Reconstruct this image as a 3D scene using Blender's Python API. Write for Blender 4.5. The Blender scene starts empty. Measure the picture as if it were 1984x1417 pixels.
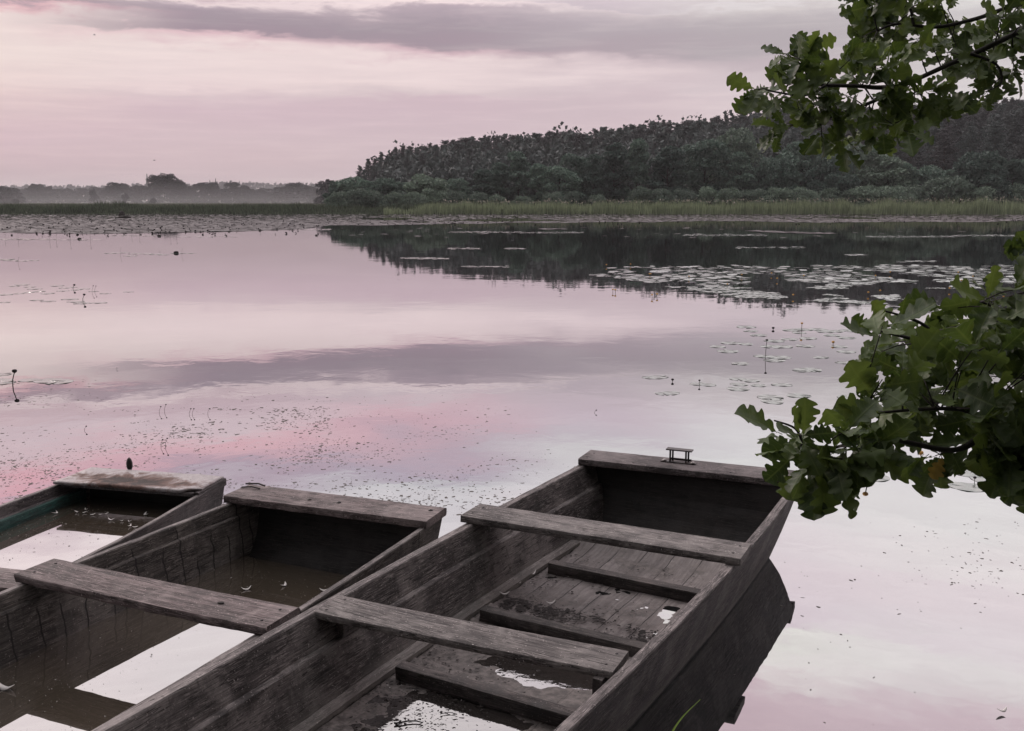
import bpy, math, random
import numpy as np
from mathutils import Vector, Matrix, noise as mnoise
from mathutils.geometry import tessellate_polygon
R = math.radians
rng = random.Random(7)
npr = np.random.default_rng(11)
scene = bpy.context.scene
col = scene.collection

# ---------------------------------------------------------------- camera
H = 1.9
F, CX, CY = 1905.0, 992.0, 708.5            # focal length and centre in photo pixels
PITCH = math.atan((CY - 389.0) / F)
cam_d = bpy.data.cameras.new("camera")
cam = bpy.data.objects.new("camera", cam_d)
col.objects.link(cam)
cam.location = (0, 0, H)
cam.rotation_euler = (R(90) - PITCH, 0, 0)
cam_d.sensor_width = 36.0
cam_d.lens = F / 1984.0 * 36.0
cam_d.clip_start = 0.05
cam_d.clip_end = 8000
scene.camera = cam

def ray(x, y):
    fx, fy = (x - CX) / F, (CY - y) / F
    return (fx, math.cos(PITCH) + math.sin(PITCH) * fy, -math.sin(PITCH) + math.cos(PITCH) * fy)
def un(x, y, z=0.0):
    d = ray(x, y); k = (z - H) / d[2]
    return Vector((d[0] * k, d[1] * k, z))
def at(x, y, Y):
    d = ray(x, y); k = Y / d[1]
    return Vector((d[0] * k, Y, H + d[2] * k))

# ---------------------------------------------------------------- node helpers
def lin(c):
    return tuple(((v / 255.0) / 12.92 if v / 255.0 <= 0.04045 else ((v / 255.0 + 0.055) / 1.055) ** 2.4) for v in c[:3])
class NT:
    def __init__(s, nt):
        s.nt = nt; s.n = nt.nodes; s.l = nt.links
    def new(s, t, **kw):
        nd = s.n.new(t)
        for k, v in kw.items(): setattr(nd, k, v)
        return nd
    def put(s, sock, v):
        if hasattr(v, 'is_output'): s.l.new(v, sock)
        else: sock.default_value = v
    def math(s, op, a, b=0.0, c=0.0, clamp=False):
        nd = s.new('ShaderNodeMath', operation=op); nd.use_clamp = clamp
        s.put(nd.inputs[0], a); s.put(nd.inputs[1], b); s.put(nd.inputs[2], c)
        return nd.outputs[0]
    def mr(s, v, a, b, c=0.0, d=1.0, smooth=False):
        nd = s.new('ShaderNodeMapRange'); nd.clamp = True
        if smooth: nd.interpolation_type = 'SMOOTHSTEP'
        for i, x in enumerate((v, a, b, c, d)): s.put(nd.inputs[i], x)
        return nd.outputs[0]
    def mix(s, f, a, b, mode='MIX'):
        nd = s.new('ShaderNodeMix', data_type='RGBA', blend_type=mode); nd.clamp_factor = True
        ins = [i for i in nd.inputs if i.enabled]
        s.put(ins[0], f)
        for sock, v in ((ins[1], a), (ins[2], b)):
            if isinstance(v, tuple) and len(v) == 3: v = v + (1.0,)
            s.put(sock, v)
        return [o for o in nd.outputs if o.enabled][0]
    def noise(s, vec, scale=5.0, detail=3.0, rough=0.5, dist=0.0):
        nd = s.new('ShaderNodeTexNoise')
        if vec is not None: s.l.new(vec, nd.inputs['Vector'])
        nd.inputs['Scale'].default_value = scale; nd.inputs['Detail'].default_value = detail
        nd.inputs['Roughness'].default_value = rough; nd.inputs['Distortion'].default_value = dist
        return nd.outputs['Fac']
    def mapping(s, vec, scale=(1, 1, 1), rot=(0, 0, 0), loc=(0, 0, 0)):
        nd = s.new('ShaderNodeMapping'); s.l.new(vec, nd.inputs['Vector'])
        nd.inputs['Scale'].default_value = scale; nd.inputs['Rotation'].default_value = rot; nd.inputs['Location'].default_value = loc
        return nd.outputs[0]
    def ramp(s, fac, stops, interp='LINEAR'):
        nd = s.new('ShaderNodeValToRGB'); cr = nd.color_ramp; cr.interpolation = interp
        while len(cr.elements) > 1: cr.elements.remove(cr.elements[-1])
        cr.elements[0].position = stops[0][0]; cr.elements[0].color = tuple(stops[0][1]) + (1.0,)
        for p, c in stops[1:]:
            e = cr.elements.new(p); e.color = tuple(c) + (1.0,)
        s.put(nd.inputs[0], fac)
        return nd.outputs[0]
    def comb(s, x, y, z=0.0):
        nd = s.new('ShaderNodeCombineXYZ')
        for i, v in enumerate((x, y, z)): s.put(nd.inputs[i], v)
        return nd.outputs[0]

# ---------------------------------------------------------------- sky, sun, exposure
SUN_AZ, SUN_EL = -44.0, 24.0               # degrees left of the view direction, above the horizon
world = bpy.data.worlds.new("World"); scene.world = world; world.use_nodes = True
W = NT(world.node_tree); W.n.clear()
tc = W.new('ShaderNodeTexCoord'); sx = W.new('ShaderNodeSeparateXYZ'); W.l.new(tc.outputs['Generated'], sx.inputs[0])
DX, DY, DZ = sx.outputs
EL = W.math('MULTIPLY', W.math('ARCSINE', DZ), 57.29578)
AZ = W.math('MULTIPLY', W.math('ARCTAN2', DX, DY), 57.29578)
v1 = W.comb(W.math('MULTIPLY', AZ, 0.085), W.math('MULTIPLY', EL, 0.55), 0.0)
v2 = W.comb(W.math('MULTIPLY', AZ, 0.33), W.math('MULTIPLY', EL, 1.3), 4.0)
v3 = W.comb(W.math('MULTIPLY', AZ, 0.16), W.math('MULTIPLY', EL, 2.2), 9.0)
n1 = W.math('SUBTRACT', W.noise(v1, 1.0, 3.0, 0.5), 0.5)
n2 = W.math('SUBTRACT', W.noise(v2, 1.0, 6.0, 0.62, 0.4), 0.5)
n3 = W.noise(v3, 1.0, 5.0, 0.6, 0.3)
tilt = W.mr(EL, 0.0, 9.0, 0.0, 1.0)
d1 = W.math('MULTIPLY', n1, W.mr(EL, 0.0, 20.0, 1.0, 4.5))
d2 = W.math('MULTIPLY', n2, W.mr(EL, 1.0, 12.0, 0.8, 2.1))
ELD = W.math('ADD', W.math('ADD', EL, d1), d2)
def el_of(y):                               # elevation seen at photo row y, directly or mirrored
    e = math.degrees(math.atan((CY - y) / F)) - math.degrees(PITCH)
    return abs(e)
EMAX = 34.0
def colramp(stops):
    st = sorted((el_of(y) / EMAX if y is not None else e / EMAX, lin(c)) for y, e, c in stops)
    return W.ramp(W.math('DIVIDE', ELD, EMAX), [(max(0, min(1, p)), tuple(v / 0.9 for v in c) if False else c) for p, c in st])
def S(*a):                                  # direct sky rows
    return [(y, None, c) for y, c in a]
def M(*a):                                  # rows seen mirrored in the water; the gain below lifts the sky there
    return [(y, None, c) for y, c in a]
cols = [
 (-28, colramp(S((389, (186, 162, 170)), (360, (199, 174, 184)), (320, (210, 182, 193)), (270, (219, 190, 202)), (235, (224, 198, 206)), (205, (236, 212, 216)), (140, (243, 225, 226)), (66, (242, 224, 226)), (52, (228, 184, 194)), (44, (178, 154, 168)), (24, (176, 156, 168)), (12, (226, 208, 214)))
   + M((765, (205, 180, 190)), (800, (208, 190, 200)), (840, (210, 184, 194)), (868, (218, 168, 182)), (900, (196, 168, 184)), (950, (190, 172, 186)), (1000, (236, 222, 228)), (1200, (228, 218, 224)), (1417, (222, 214, 218))))),
 (-17, colramp(S((389, (182, 160, 168)), (360, (197, 173, 183)), (320, (210, 185, 195)), (270, (216, 192, 203)), (215, (214, 188, 202)), (192, (222, 200, 210)), (176, (239, 218, 224)), (110, (242, 224, 228)), (84, (226, 192, 204)), (74, (160, 142, 158)), (40, (158, 144, 158)), (22, (172, 156, 170)), (12, (228, 210, 216)))
   + M((760, (196, 174, 186)), (800, (208, 190, 200)), (838, (218, 176, 188)), (862, (204, 168, 182)), (890, (172, 154, 172)), (940, (192, 184, 196)), (1000, (226, 220, 226)), (1200, (222, 216, 222)), (1417, (216, 210, 214))))),
 (-5, colramp(S((389, (186, 164, 173)), (350, (202, 179, 189)), (300, (211, 189, 200)), (250, (212, 189, 202)), (200, (212, 188, 202)), (186, (222, 204, 212)), (165, (238, 219, 225)), (120, (241, 222, 228)), (100, (214, 182, 196)), (90, (164, 146, 162)), (55, (160, 147, 161)), (32, (176, 160, 173)), (18, (232, 214, 220)))
   + M((758, (206, 192, 202)), (790, (210, 182, 194)), (828, (204, 170, 184)), (850, (190, 168, 183)), (900, (176, 166, 184)), (940, (196, 196, 204)), (1000, (218, 214, 222)), (1200, (220, 214, 222)), (1417, (214, 208, 212))))),
 (5, colramp(S((389, (196, 174, 184)), (340, (206, 186, 196)), (270, (213, 193, 204)), (200, (210, 190, 202)), (172, (218, 200, 210)), (145, (232, 214, 222)), (122, (214, 196, 206)), (106, (178, 163, 176)), (60, (178, 167, 179)), (22, (196, 184, 193)), (10, (212, 198, 207)))
   + M((745, (190, 178, 190)), (775, (198, 184, 196)), (810, (198, 184, 198)), (850, (196, 188, 200)), (890, (208, 206, 212)), (950, (216, 212, 220)), (1050, (222, 214, 222)), (1200, (220, 214, 220)), (1417, (206, 196, 206))))),
 (14, colramp(S((389, (214, 200, 208)), (300, (222, 206, 214)), (230, (224, 208, 216)), (190, (220, 204, 214)), (160, (212, 198, 208)), (130, (196, 182, 193)), (100, (181, 172, 182)), (50, (182, 174, 183)), (24, (198, 191, 197)), (8, (202, 194, 200)))
   + M((745, (212, 206, 213)), (790, (216, 212, 219)), (850, (217, 216, 222)), (900, (220, 220, 224)), (1000, (228, 220, 228)), (1100, (222, 210, 220)), (1165, (217, 205, 217)), (1195, (226, 226, 224)), (1240, (226, 222, 224)), (1300, (200, 181, 192)), (1417, (190, 169, 181))))),
 (25, colramp(S((389, (226, 221, 226)), (300, (224, 218, 224)), (190, (218, 212, 219)), (100, (198, 193, 200)), (40, (204, 200, 206)), (10, (220, 218, 221)))
   + M((760, (222, 219, 226)), (850, (226, 222, 230)), (950, (228, 226, 230)), (1030, (232, 226, 231)), (1090, (229, 219, 227)), (1150, (226, 218, 226)), (1205, (228, 224, 228)), (1250, (220, 214, 219)), (1320, (204, 186, 197)), (1417, (193, 171, 183))))),
]
cur = cols[0][1]
AZD = W.math('ADD', AZ, W.math('MULTIPLY', n1, 8.0))
for k in range(1, len(cols)):
    cur = W.mix(W.mr(AZD, cols[k - 1][0], cols[k][0], 0, 1, True), cur, cols[k][1])
# fine streaks inside the cloud
cur = W.mix(W.mr(n3, 0.35, 0.7, 0.0, 0.14), cur, lin((168, 150, 164)))
cur = W.mix(W.math('MULTIPLY', W.mr(n3, 0.5, 0.28, 0.0, 0.10), W.mr(EL, 11, 15, 1.0, 0.35)), cur, lin((250, 236, 236)))
# a veiled evening sky grows brighter upwards: by as much as the water gives back less light there
RHO = [(0.50, 0.30), (0.79, 0.68), (0.845, 0.74), (0.88, 0.92), (0.915, 0.84), (0.948, 0.68), (1.0, 0.62)]   # mirror share against 1 - sin(view angle)
fac_w = W.ramp(W.math('SUBTRACT', 1.0, DZ), [(p, (v, v, v)) for p, v in RHO])
wb = W.new('ShaderNodeVectorMath', operation='MULTIPLY'); W.l.new(cur, wb.inputs[0]); wb.inputs[1].default_value = (1.0, 0.995, 0.935); cur = wb.outputs[0]
gain = W.math('DIVIDE', 1.0, fac_w)
gain = W.math('ADD', 1.0, W.math('MULTIPLY', W.math('SUBTRACT', gain, 1.0), W.mr(EL, 8.5, 12.5, 0, 1, True)))
sc_ = W.new('ShaderNodeVectorMath', operation='SCALE'); W.l.new(cur, sc_.inputs[0]); W.l.new(gain, sc_.inputs['Scale']); cur = sc_.outputs[0]
# dimmer sky to the sides, behind and overhead
SKY_HIGH = (2.1, 1.98, 2.04); SKY_BACK = lin((150, 148, 152))
side = W.mr(W.math('ABSOLUTE', AZ), 42.0, 95.0, 0.0, 1.0, True)
high = W.mr(EL, 33.0, 55.0, 0.0, 1.0, True)
cur = W.mix(W.math('MULTIPLY', side, 0.85), cur, SKY_BACK)
hs = W.new('ShaderNodeVectorMath', operation='SCALE'); hs.inputs[0].default_value = SKY_HIGH
W.l.new(W.mr(DY, -0.45, 0.30, 0.28, 1.0, True), hs.inputs['Scale'])    # the evening light stands over the lake, the sky behind is dull
cur = W.mix(high, cur, hs.outputs[0])
sky = W.new('ShaderNodeTexSky', sky_type='NISHITA'); sky.sun_disc = False
sky.sun_elevation = R(SUN_EL); sky.sun_rotation = R(SUN_AZ)
bg1 = W.new('ShaderNodeBackground'); W.l.new(cur, bg1.inputs[0]); bg1.inputs[1].default_value = 1.0
bg2 = W.new('ShaderNodeBackground'); W.l.new(sky.outputs[0], bg2.inputs[0]); bg2.inputs[1].default_value = 0.05
mxs = W.new('ShaderNodeMixShader'); W.put(mxs.inputs[0], W.math('MULTIPLY', high, 0.12))
W.l.new(bg1.outputs[0], mxs.inputs[1]); W.l.new(bg2.outputs[0], mxs.inputs[2])
wo = W.new('ShaderNodeOutputWorld'); W.l.new(mxs.outputs[0], wo.inputs[0])

sun_d = bpy.data.lights.new("sun", 'SUN'); sun_d.energy = 1.1; sun_d.angle = R(12); sun_d.color = (1.0, 0.86, 0.8)
sun = bpy.data.objects.new("sun", sun_d); col.objects.link(sun)
sdir = Vector((math.sin(R(SUN_AZ)) * math.cos(R(SUN_EL)), math.cos(R(SUN_AZ)) * math.cos(R(SUN_EL)), math.sin(R(SUN_EL))))
sun.rotation_euler = sdir.to_track_quat('Z', 'Y').to_euler()
scene.view_settings.view_transform = 'Standard'; scene.view_settings.look = 'None'
scene.view_settings.exposure = 0.0; scene.view_settings.gamma = 1.0; scene.view_settings.use_curve_mapping = False
scene.cycles.max_bounces = 8; scene.cycles.transparent_max_bounces = 8; scene.cycles.volume_bounces = 0
scene.cycles.use_denoising = True
scene.cycles.caustics_reflective = True; scene.cycles.caustics_refractive = False

# ---------------------------------------------------------------- object helpers
def mesh_data(name, verts, faces, mat=None, smooth=False, uv=None):
    me = bpy.data.meshes.new(name)
    me.from_pydata([tuple(map(float, v)) for v in verts], [], [tuple(int(i) for i in f) for f in faces])
    if mat: me.materials.append(mat)
    if smooth: me.polygons.foreach_set('use_smooth', [True] * len(me.polygons))
    if uv is not None:
        lay = me.uv_layers.new(name='UVMap'); li = np.zeros(len(me.loops), dtype=np.int32)
        me.loops.foreach_get('vertex_index', li)
        lay.data.foreach_set('uv', np.asarray(uv, dtype=np.float32)[li].ravel())
    me.update()
    return me
def link(name, data, parent=None, loc=None):
    o = bpy.data.objects.new(name, data); col.objects.link(o)
    if parent is not None: o.parent = parent
    if loc is not None: o.location = loc
    return o
def tag(o, label=None, cat=None, group=None, kind=None):
    if label: o['label'] = label
    if cat: o['category'] = cat
    if group: o['group'] = group
    if kind: o['kind'] = kind
    return o
def empty(name, loc, rz=0.0):
    o = link(name, None, None, loc); o.rotation_euler = (0, 0, rz); return o
class MB:
    def __init__(s): s.v = []; s.f = []
    def add(s, vs, fs):
        k = len(s.v); s.v += [tuple(v) for v in vs]; s.f += [tuple(i + k for i in f) for f in fs]
    def box(s, c, d, ax=None):
        ax = ax or (Vector((1, 0, 0)), Vector((0, 1, 0)), Vector((0, 0, 1))); c = Vector(c)
        vs = [c + ax[0] * (i * d[0] / 2) + ax[1] * (j * d[1] / 2) + ax[2] * (k * d[2] / 2) for i in (-1, 1) for j in (-1, 1) for k in (-1, 1)]
        s.add(vs, [(0, 1, 3, 2), (4, 6, 7, 5), (0, 4, 5, 1), (2, 3, 7, 6), (0, 2, 6, 4), (1, 5, 7, 3)])
    def tube(s, pts, rad, n=7, cap=True):
        pts = [Vector(p) for p in pts]; rings = []
        for i, p in enumerate(pts):
            t = (pts[min(i + 1, len(pts) - 1)] - pts[max(i - 1, 0)])
            t = t.normalized() if t.length > 1e-9 else Vector((0, 0, 1))
            a = t.cross(Vector((0, 0, 1)));
            if a.length < 1e-3: a = Vector((1, 0, 0))
            a.normalize(); b = t.cross(a); r = rad[i] if hasattr(rad, '__len__') else rad
            rings.append([p + a * (r * math.cos(6.2832 * j / n)) + b * (r * math.sin(6.2832 * j / n)) for j in range(n)])
        vs = [v for r_ in rings for v in r_]; fs = []
        for i in range(len(pts) - 1):
            for j in range(n): fs.append((i * n + j, i * n + (j + 1) % n, (i + 1) * n + (j + 1) % n, (i + 1) * n + j))
        if cap: fs.append(tuple(range(n - 1, -1, -1))); fs.append(tuple((len(pts) - 1) * n + j for j in range(n)))
        s.add(vs, fs)
    def lathe(s, c, prof, n=10):
        c = Vector(c); vs = []; fs = []
        for r, z in prof:
            for j in range(n): vs.append(c + Vector((r * math.cos(6.2832 * j / n), r * math.sin(6.2832 * j / n), z)))
        for i in range(len(prof) - 1):
            for j in range(n): fs.append((i * n + j, i * n + (j + 1) % n, (i + 1) * n + (j + 1) % n, (i + 1) * n + j))
        fs.append(tuple(range(n - 1, -1, -1))); fs.append(tuple((len(prof) - 1) * n + j for j in range(n)))
        s.add(vs, fs)
    def loft(s, secs, cap=True):
        n = len(secs[0]); vs = [v for q in secs for v in q]; fs = []
        for i in range(len(secs) - 1):
            for j in range(n): fs.append((i * n + j, i * n + (j + 1) % n, (i + 1) * n + (j + 1) % n, (i + 1) * n + j))
        if cap: fs.append(tuple(range(n - 1, -1, -1))); fs.append(tuple((len(secs) - 1) * n + j for j in range(n)))
        s.add(vs, fs)
    def build(s, name, mat, parent=None, smooth=False, loc=None):
        return link(name, mesh_data(name, s.v, s.f, mat, smooth), parent, loc)
def fbm(p, o=3):
    return mnoise.fractal(Vector(p), 0.8, 2.0, o)

# ---------------------------------------------------------------- materials
def newmat(name):
    m = bpy.data.materials.new(name); m.use_nodes = True; t = NT(m.node_tree); t.n.clear()
    out = t.new('ShaderNodeOutputMaterial'); return m, t, out
def principled(t, out, base, rough=0.7, spec=0.5, normal=None, metal=0.0):
    p = t.new('ShaderNodeBsdfPrincipled')
    if isinstance(base, tuple) and len(base) == 3: base = base + (1.0,)
    t.put(p.inputs['Base Color'], base); t.put(p.inputs['Roughness'], rough)
    t.put(p.inputs['Specular IOR Level'], spec); t.put(p.inputs['Metallic'], metal)
    if normal is not None: t.l.new(normal, p.inputs['Normal'])
    t.l.new(p.outputs[0], out.inputs[0]); return p
def bump(t, h, strength=0.5, dist=0.01, nrm=None):
    b = t.new('ShaderNodeBump'); b.inputs['Strength'].default_value = strength; b.inputs['Distance'].default_value = dist
    t.l.new(h, b.inputs['Height'])
    if nrm is not None: t.l.new(nrm, b.inputs['Normal'])
    return b.outputs[0]

def wood(name, dark, mid, light, axis='y', wet=0.0, grime=0.5, drips=False, dirt=(0.018, 0.015, 0.014), moss=None, rough=0.72):
    """weathered tarred boat wood; grain runs along the given local axis"""
    m, t, out = newmat(name)
    tcn = t.new('ShaderNodeTexCoord'); oc = tcn.outputs['Object']
    sc = {'x': (1.3, 26, 26), 'y': (26, 1.3, 26), 'z': (26, 26, 1.3)}[axis]
    g = t.mapping(oc, sc)
    grain = t.noise(g, 2.2, 7, 0.65, 0.6)
    fine = t.noise(t.mapping(oc, tuple(v * 4 for v in sc)), 2.5, 4, 0.7)
    patch = t.noise(oc, 3.1, 5, 0.6, 0.5)
    patch2 = t.noise(t.mapping(oc, (1, 1, 1), loc=(3, 7, 1)), 8.5, 6, 0.7, 0.3)
    c = t.mix(t.mr(grain, 0.38, 0.6), dark, mid)
    c = t.mix(t.mr(patch, 0.50, 0.62, 0, 0.5), c, light)
    c = t.mix(t.math('MULTIPLY', t.mr(fine, 0.50, 0.64), t.mr(patch2, 0.36, 0.60, 0.1, 0.85)), c, tuple(v * 1.25 for v in light))
    c = t.mix(t.mr(patch2, 0.5, 0.36, 0.0, grime), c, dirt)
    if axis == 'y':                                           # runs and scrapes down the boards
        st_ = t.noise(t.mapping(oc, (34, 34, 2.6)), 1.6, 4, 0.7, 0.4)
        c = t.mix(t.math('MULTIPLY', t.mr(st_, 0.55, 0.68), t.mr(patch, 0.40, 0.58, 0.0, 0.30)), c, light)
        c = t.mix(t.mr(st_, 0.40, 0.30, 0.0, 0.6), c, dark)
    crk = t.noise(t.mapping(oc, tuple(v * 1.7 for v in sc)), 1.3, 2, 0.5, 0.2)
    c = t.mix(t.mr(t.math('ABSOLUTE', t.math('SUBTRACT', crk, 0.5)), (0.018), 0.004, 0.0, 0.9), c, dirt)
    spk = t.noise(oc, 120, 2, 0.6)
    c = t.mix(t.mr(spk, 0.66, 0.71, 0.0, 0.8), c, tuple(v * 1.7 for v in light))
    if moss: c = t.mix(t.mr(t.noise(oc, 5.0, 4, 0.6), 0.52, 0.66, 0.0, 0.55), c, moss)
    if drips:
        sp = t.new('ShaderNodeSeparateXYZ'); t.l.new(oc, sp.inputs[0])
        wob = t.math('MULTIPLY', t.math('SUBTRACT', t.noise(t.mapping(oc, (2, 2, 9)), 1.5, 2, 0.5), 0.5), 0.05)
        vv = t.comb(t.math('ADD', sp.outputs[1], wob), t.math('MULTIPLY', sp.outputs[2], 0.35), 0.0)
        vo = t.new('ShaderNodeTexVoronoi'); vo.feature = 'DISTANCE_TO_EDGE'; vo.inputs['Scale'].default_value = 9.0
        vo.voronoi_dimensions = '1D'; vo.inputs['Scale'].default_value = 9.0
        t.l.new(t.math('ADD', sp.outputs[1], wob), vo.inputs['W'])
        line = t.mr(vo.outputs['Distance'], 0.055, 0.02, 0, 1)
        reach = t.noise(t.comb(t.math('MULTIPLY', sp.outputs[1], 1.0), 0.0, 0.0), 7.0, 1, 0.5)
        msk = t.mr(t.math('SUBTRACT', t.math('MULTIPLY', reach, 0.75), sp.outputs[2]), 0.16, 0.2, 0, 0.92)
        c = t.mix(t.math('MULTIPLY', line, msk), c, (0.004, 0.004, 0.004))
    h = t.math('ADD', t.math('MULTIPLY', grain, 0.7), t.math('MULTIPLY', fine, 0.5))
    h = t.math('ADD', h, t.math('MULTIPLY', patch2, 0.8))
    if name.startswith('dark_tarred'):
        sp2 = t.new('ShaderNodeSeparateXYZ'); t.l.new(oc, sp2.inputs[0])
        zz = t.math('ADD', sp2.outputs[2], t.math('MULTIPLY', t.math('SUBTRACT', patch2, 0.5), 0.05))
        c = t.mix(t.mr(zz, 0.075, 0.02, 0.0, 0.45), c, (0.26, 0.24, 0.22))       # dried silt above the water
        c = t.mix(t.mr(zz, 0.016, 0.006, 0.0, 0.95), c, (0.008, 0.009, 0.007))    # wet, weedy foot
    nrm = bump(t, h, 0.55, 0.006)
    rg = t.mr(patch2, 0.35, 0.65, rough - wet, rough + 0.12)
    principled(t, out, c, rg, 0.35, nrm)
    return m

MAT = {}
MAT['side'] = wood('dark_tarred_side', (0.018, 0.015, 0.015), (0.080, 0.068, 0.066), (0.24, 0.215, 0.205), 'y', 0.1, 0.55)
MAT['side2'] = wood('grey_stained_side', (0.018, 0.015, 0.014), (0.075, 0.065, 0.059), (0.20, 0.178, 0.162), 'y', 0.1, 0.5, drips=True)
MAT['side3'] = wood('dark_side_with_green', (0.022, 0.018, 0.019), (0.075, 0.063, 0.064), (0.16, 0.14, 0.138), 'y', 0.1, 0.5)
MAT['seat'] = wood('grey_plank', (0.026, 0.022, 0.022), (0.118, 0.104, 0.100), (0.29, 0.265, 0.252), 'x', 0.05, 0.3)
MAT['seat2'] = wood('brown_plank', (0.025, 0.018, 0.018), (0.122, 0.094, 0.093), (0.30, 0.25, 0.243), 'x', 0.05, 0.3)
MAT['bowtop'] = wood('bow_plank', (0.018, 0.015, 0.015), (0.075, 0.062, 0.063), (0.22, 0.19, 0.188), 'x', 0.05, 0.5)
MAT['rim'] = wood('worn_toplit_gunwale', (0.035, 0.030, 0.030), (0.135, 0.117, 0.115), (0.32, 0.285, 0.275), 'y', 0.05, 0.4)  # worn wood, with light from above painted in as a paler tone
MAT['rib'] = wood('floor_rib', (0.015, 0.012, 0.012), (0.055, 0.047, 0.045), (0.14, 0.12, 0.113), 'x', 0.1, 0.6)
MAT['green'] = wood('flaking_green_paint', (0.010, 0.026, 0.024), (0.018, 0.070, 0.060), (0.06, 0.12, 0.105), 'y', 0.1, 0.5)

MAT['bowshade'] = wood('shade_black_bow_wood', (0.006, 0.005, 0.005), (0.016, 0.014, 0.013), (0.035, 0.030, 0.028), 'x', 0.15, 0.6)  # near-black base colour paints the shade of the bow recess into the boards
def metal(name, base, rough=0.5, rust=0.5):
    m, t, out = newmat(name)
    oc = t.new('ShaderNodeTexCoord').outputs['Object']
    n = t.noise(oc, 30, 5, 0.7)
    c = t.mix(t.mr(n, 0.45, 0.65, 0, rust), base, (0.05, 0.022, 0.014))
    principled(t, out, c, rough, 0.5, bump(t, n, 0.4, 0.002), 0.5); return m
MAT['iron'] = metal('dark_iron', (0.035, 0.033, 0.034), 0.45, 0.5)
MAT['bolt'] = metal('pale_bolt', (0.35, 0.33, 0.32), 0.4, 0.2)

def tin_deck():
    m, t, out = newmat('rusty_tin_deck')
    oc = t.new('ShaderNodeTexCoord').outputs['Object']
    sp = t.new('ShaderNodeSeparateXYZ'); t.l.new(oc, sp.inputs[0])
    a = t.noise(oc, 7.0, 7, 0.68, 0.8); b = t.noise(oc, 40.0, 4, 0.7); e = t.noise(oc, 90.0, 3, 0.6)
    base = t.mix(t.mr(b, 0.3, 0.7), (0.22, 0.195, 0.20), (0.36, 0.33, 0.33))
    # rust pool in the dented middle, towards the near edge
    cx = t.math('MULTIPLY', t.math('ADD', sp.outputs[0], 0.02), 1.9)
    cy = t.math('MULTIPLY', t.math('SUBTRACT', sp.outputs[1], 0.10), 6.0)
    rr = t.math('SQRT', t.math('ADD', t.math('MULTIPLY', cx, cx), t.math('MULTIPLY', cy, cy)))
    k = t.math('SUBTRACT', t.math('ADD', t.mr(rr, 0.2, 1.25, 1.0, 0.0), t.math('MULTIPLY', t.math('SUBTRACT', a, 0.5), 2.4)), 0.08)
    c = t.mix(t.mr(k, 0.1, 0.5, 0, 0.9), base, (0.095, 0.042, 0.028))
    c = t.mix(t.mr(k, 0.55, 0.85, 0, 0.95), c, (0.018, 0.010, 0.008))
    c = t.mix(t.mr(e, 0.62, 0.7, 0, 0.8), c, (0.03, 0.025, 0.02))
    principled(t, out, c, t.mr(k, 0.1, 0.6, 0.42, 0.8), 0.5, bump(t, t.math('ADD', a, t.math('MULTIPLY', b, 0.4)), 0.7, 0.01), 0.15)
    return m
MAT['tin'] = tin_deck()

def floor_mat():
    m, t, out = newmat('muddy_floor_planks')
    oc = t.new('ShaderNodeTexCoord').outputs['Object']
    sp = t.new('ShaderNodeSeparateXYZ'); t.l.new(oc, sp.inputs[0])
    g = t.noise(t.mapping(oc, (22, 1.6, 1)), 2.0, 6, 0.65, 1.2)
    wav = t.noise(t.mapping(oc, (9, 1.2, 1)), 1.4, 3, 0.5, 1.5)
    # plank seams every 15 cm across
    fr = t.math('FRACT', t.math('ADD', t.math('DIVIDE', sp.outputs[0], 0.152), 10.37))
    seam = t.mr(t.math('ABSOLUTE', t.math('SUBTRACT', fr, 0.5)), 0.475, 0.492, 0, 1)
    idx = t.math('FLOOR', t.math('ADD', t.math('DIVIDE', sp.outputs[0], 0.152), 10.37))
    wn = t.new('ShaderNodeTexWhiteNoise', noise_dimensions='1D'); t.l.new(idx, wn.inputs['W'])
    c = t.mix(t.mr(g, 0.3, 0.7), (0.085, 0.073, 0.070), (0.27, 0.24, 0.23))
    rings = t.math('SINE', t.math('MULTIPLY', wav, 70.0))
    c = t.mix(t.mr(rings, 0.3, 1.0, 0, 0.35), c, (0.17, 0.15, 0.145))
    c = t.mix(t.math('MULTIPLY', wn.outputs['Value'], 0.45), c, (0.05, 0.042, 0.041))
    c = t.mix(seam, c, (0.012, 0.010, 0.010))
    mud = t.noise(oc, 3.4, 6, 0.65, 0.4); mud2 = t.noise(t.mapping(oc, (1, 1, 1)), 26, 5, 0.7)
    nb = t.mr(sp.outputs[1], 3.3, 3.75, 0.26, 0.0)
    mudf = t.mr(t.math('ADD', t.math('ADD', mud, nb), t.math('MULTIPLY', t.math('SUBTRACT', mud2, 0.5), 0.25)), 0.52, 0.62)
    mudc = t.mix(t.mr(mud2, 0.4, 0.62), (0.045, 0.038, 0.035), (0.155, 0.136, 0.128))
    c = t.mix(t.math('MULTIPLY', mudf, 0.93), c, mudc)
    h = t.math('ADD', t.math('ADD', t.math('MULTIPLY', g, 0.5), t.math('MULTIPLY', mud2, 1.2)), t.math('MULTIPLY', seam, -0.6))
    principled(t, out, c, t.mr(mud2, 0.35, 0.7, 0.5, 0.85), 0.35, bump(t, h, 0.6, 0.006)); return m
MAT['floor'] = floor_mat()

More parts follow.
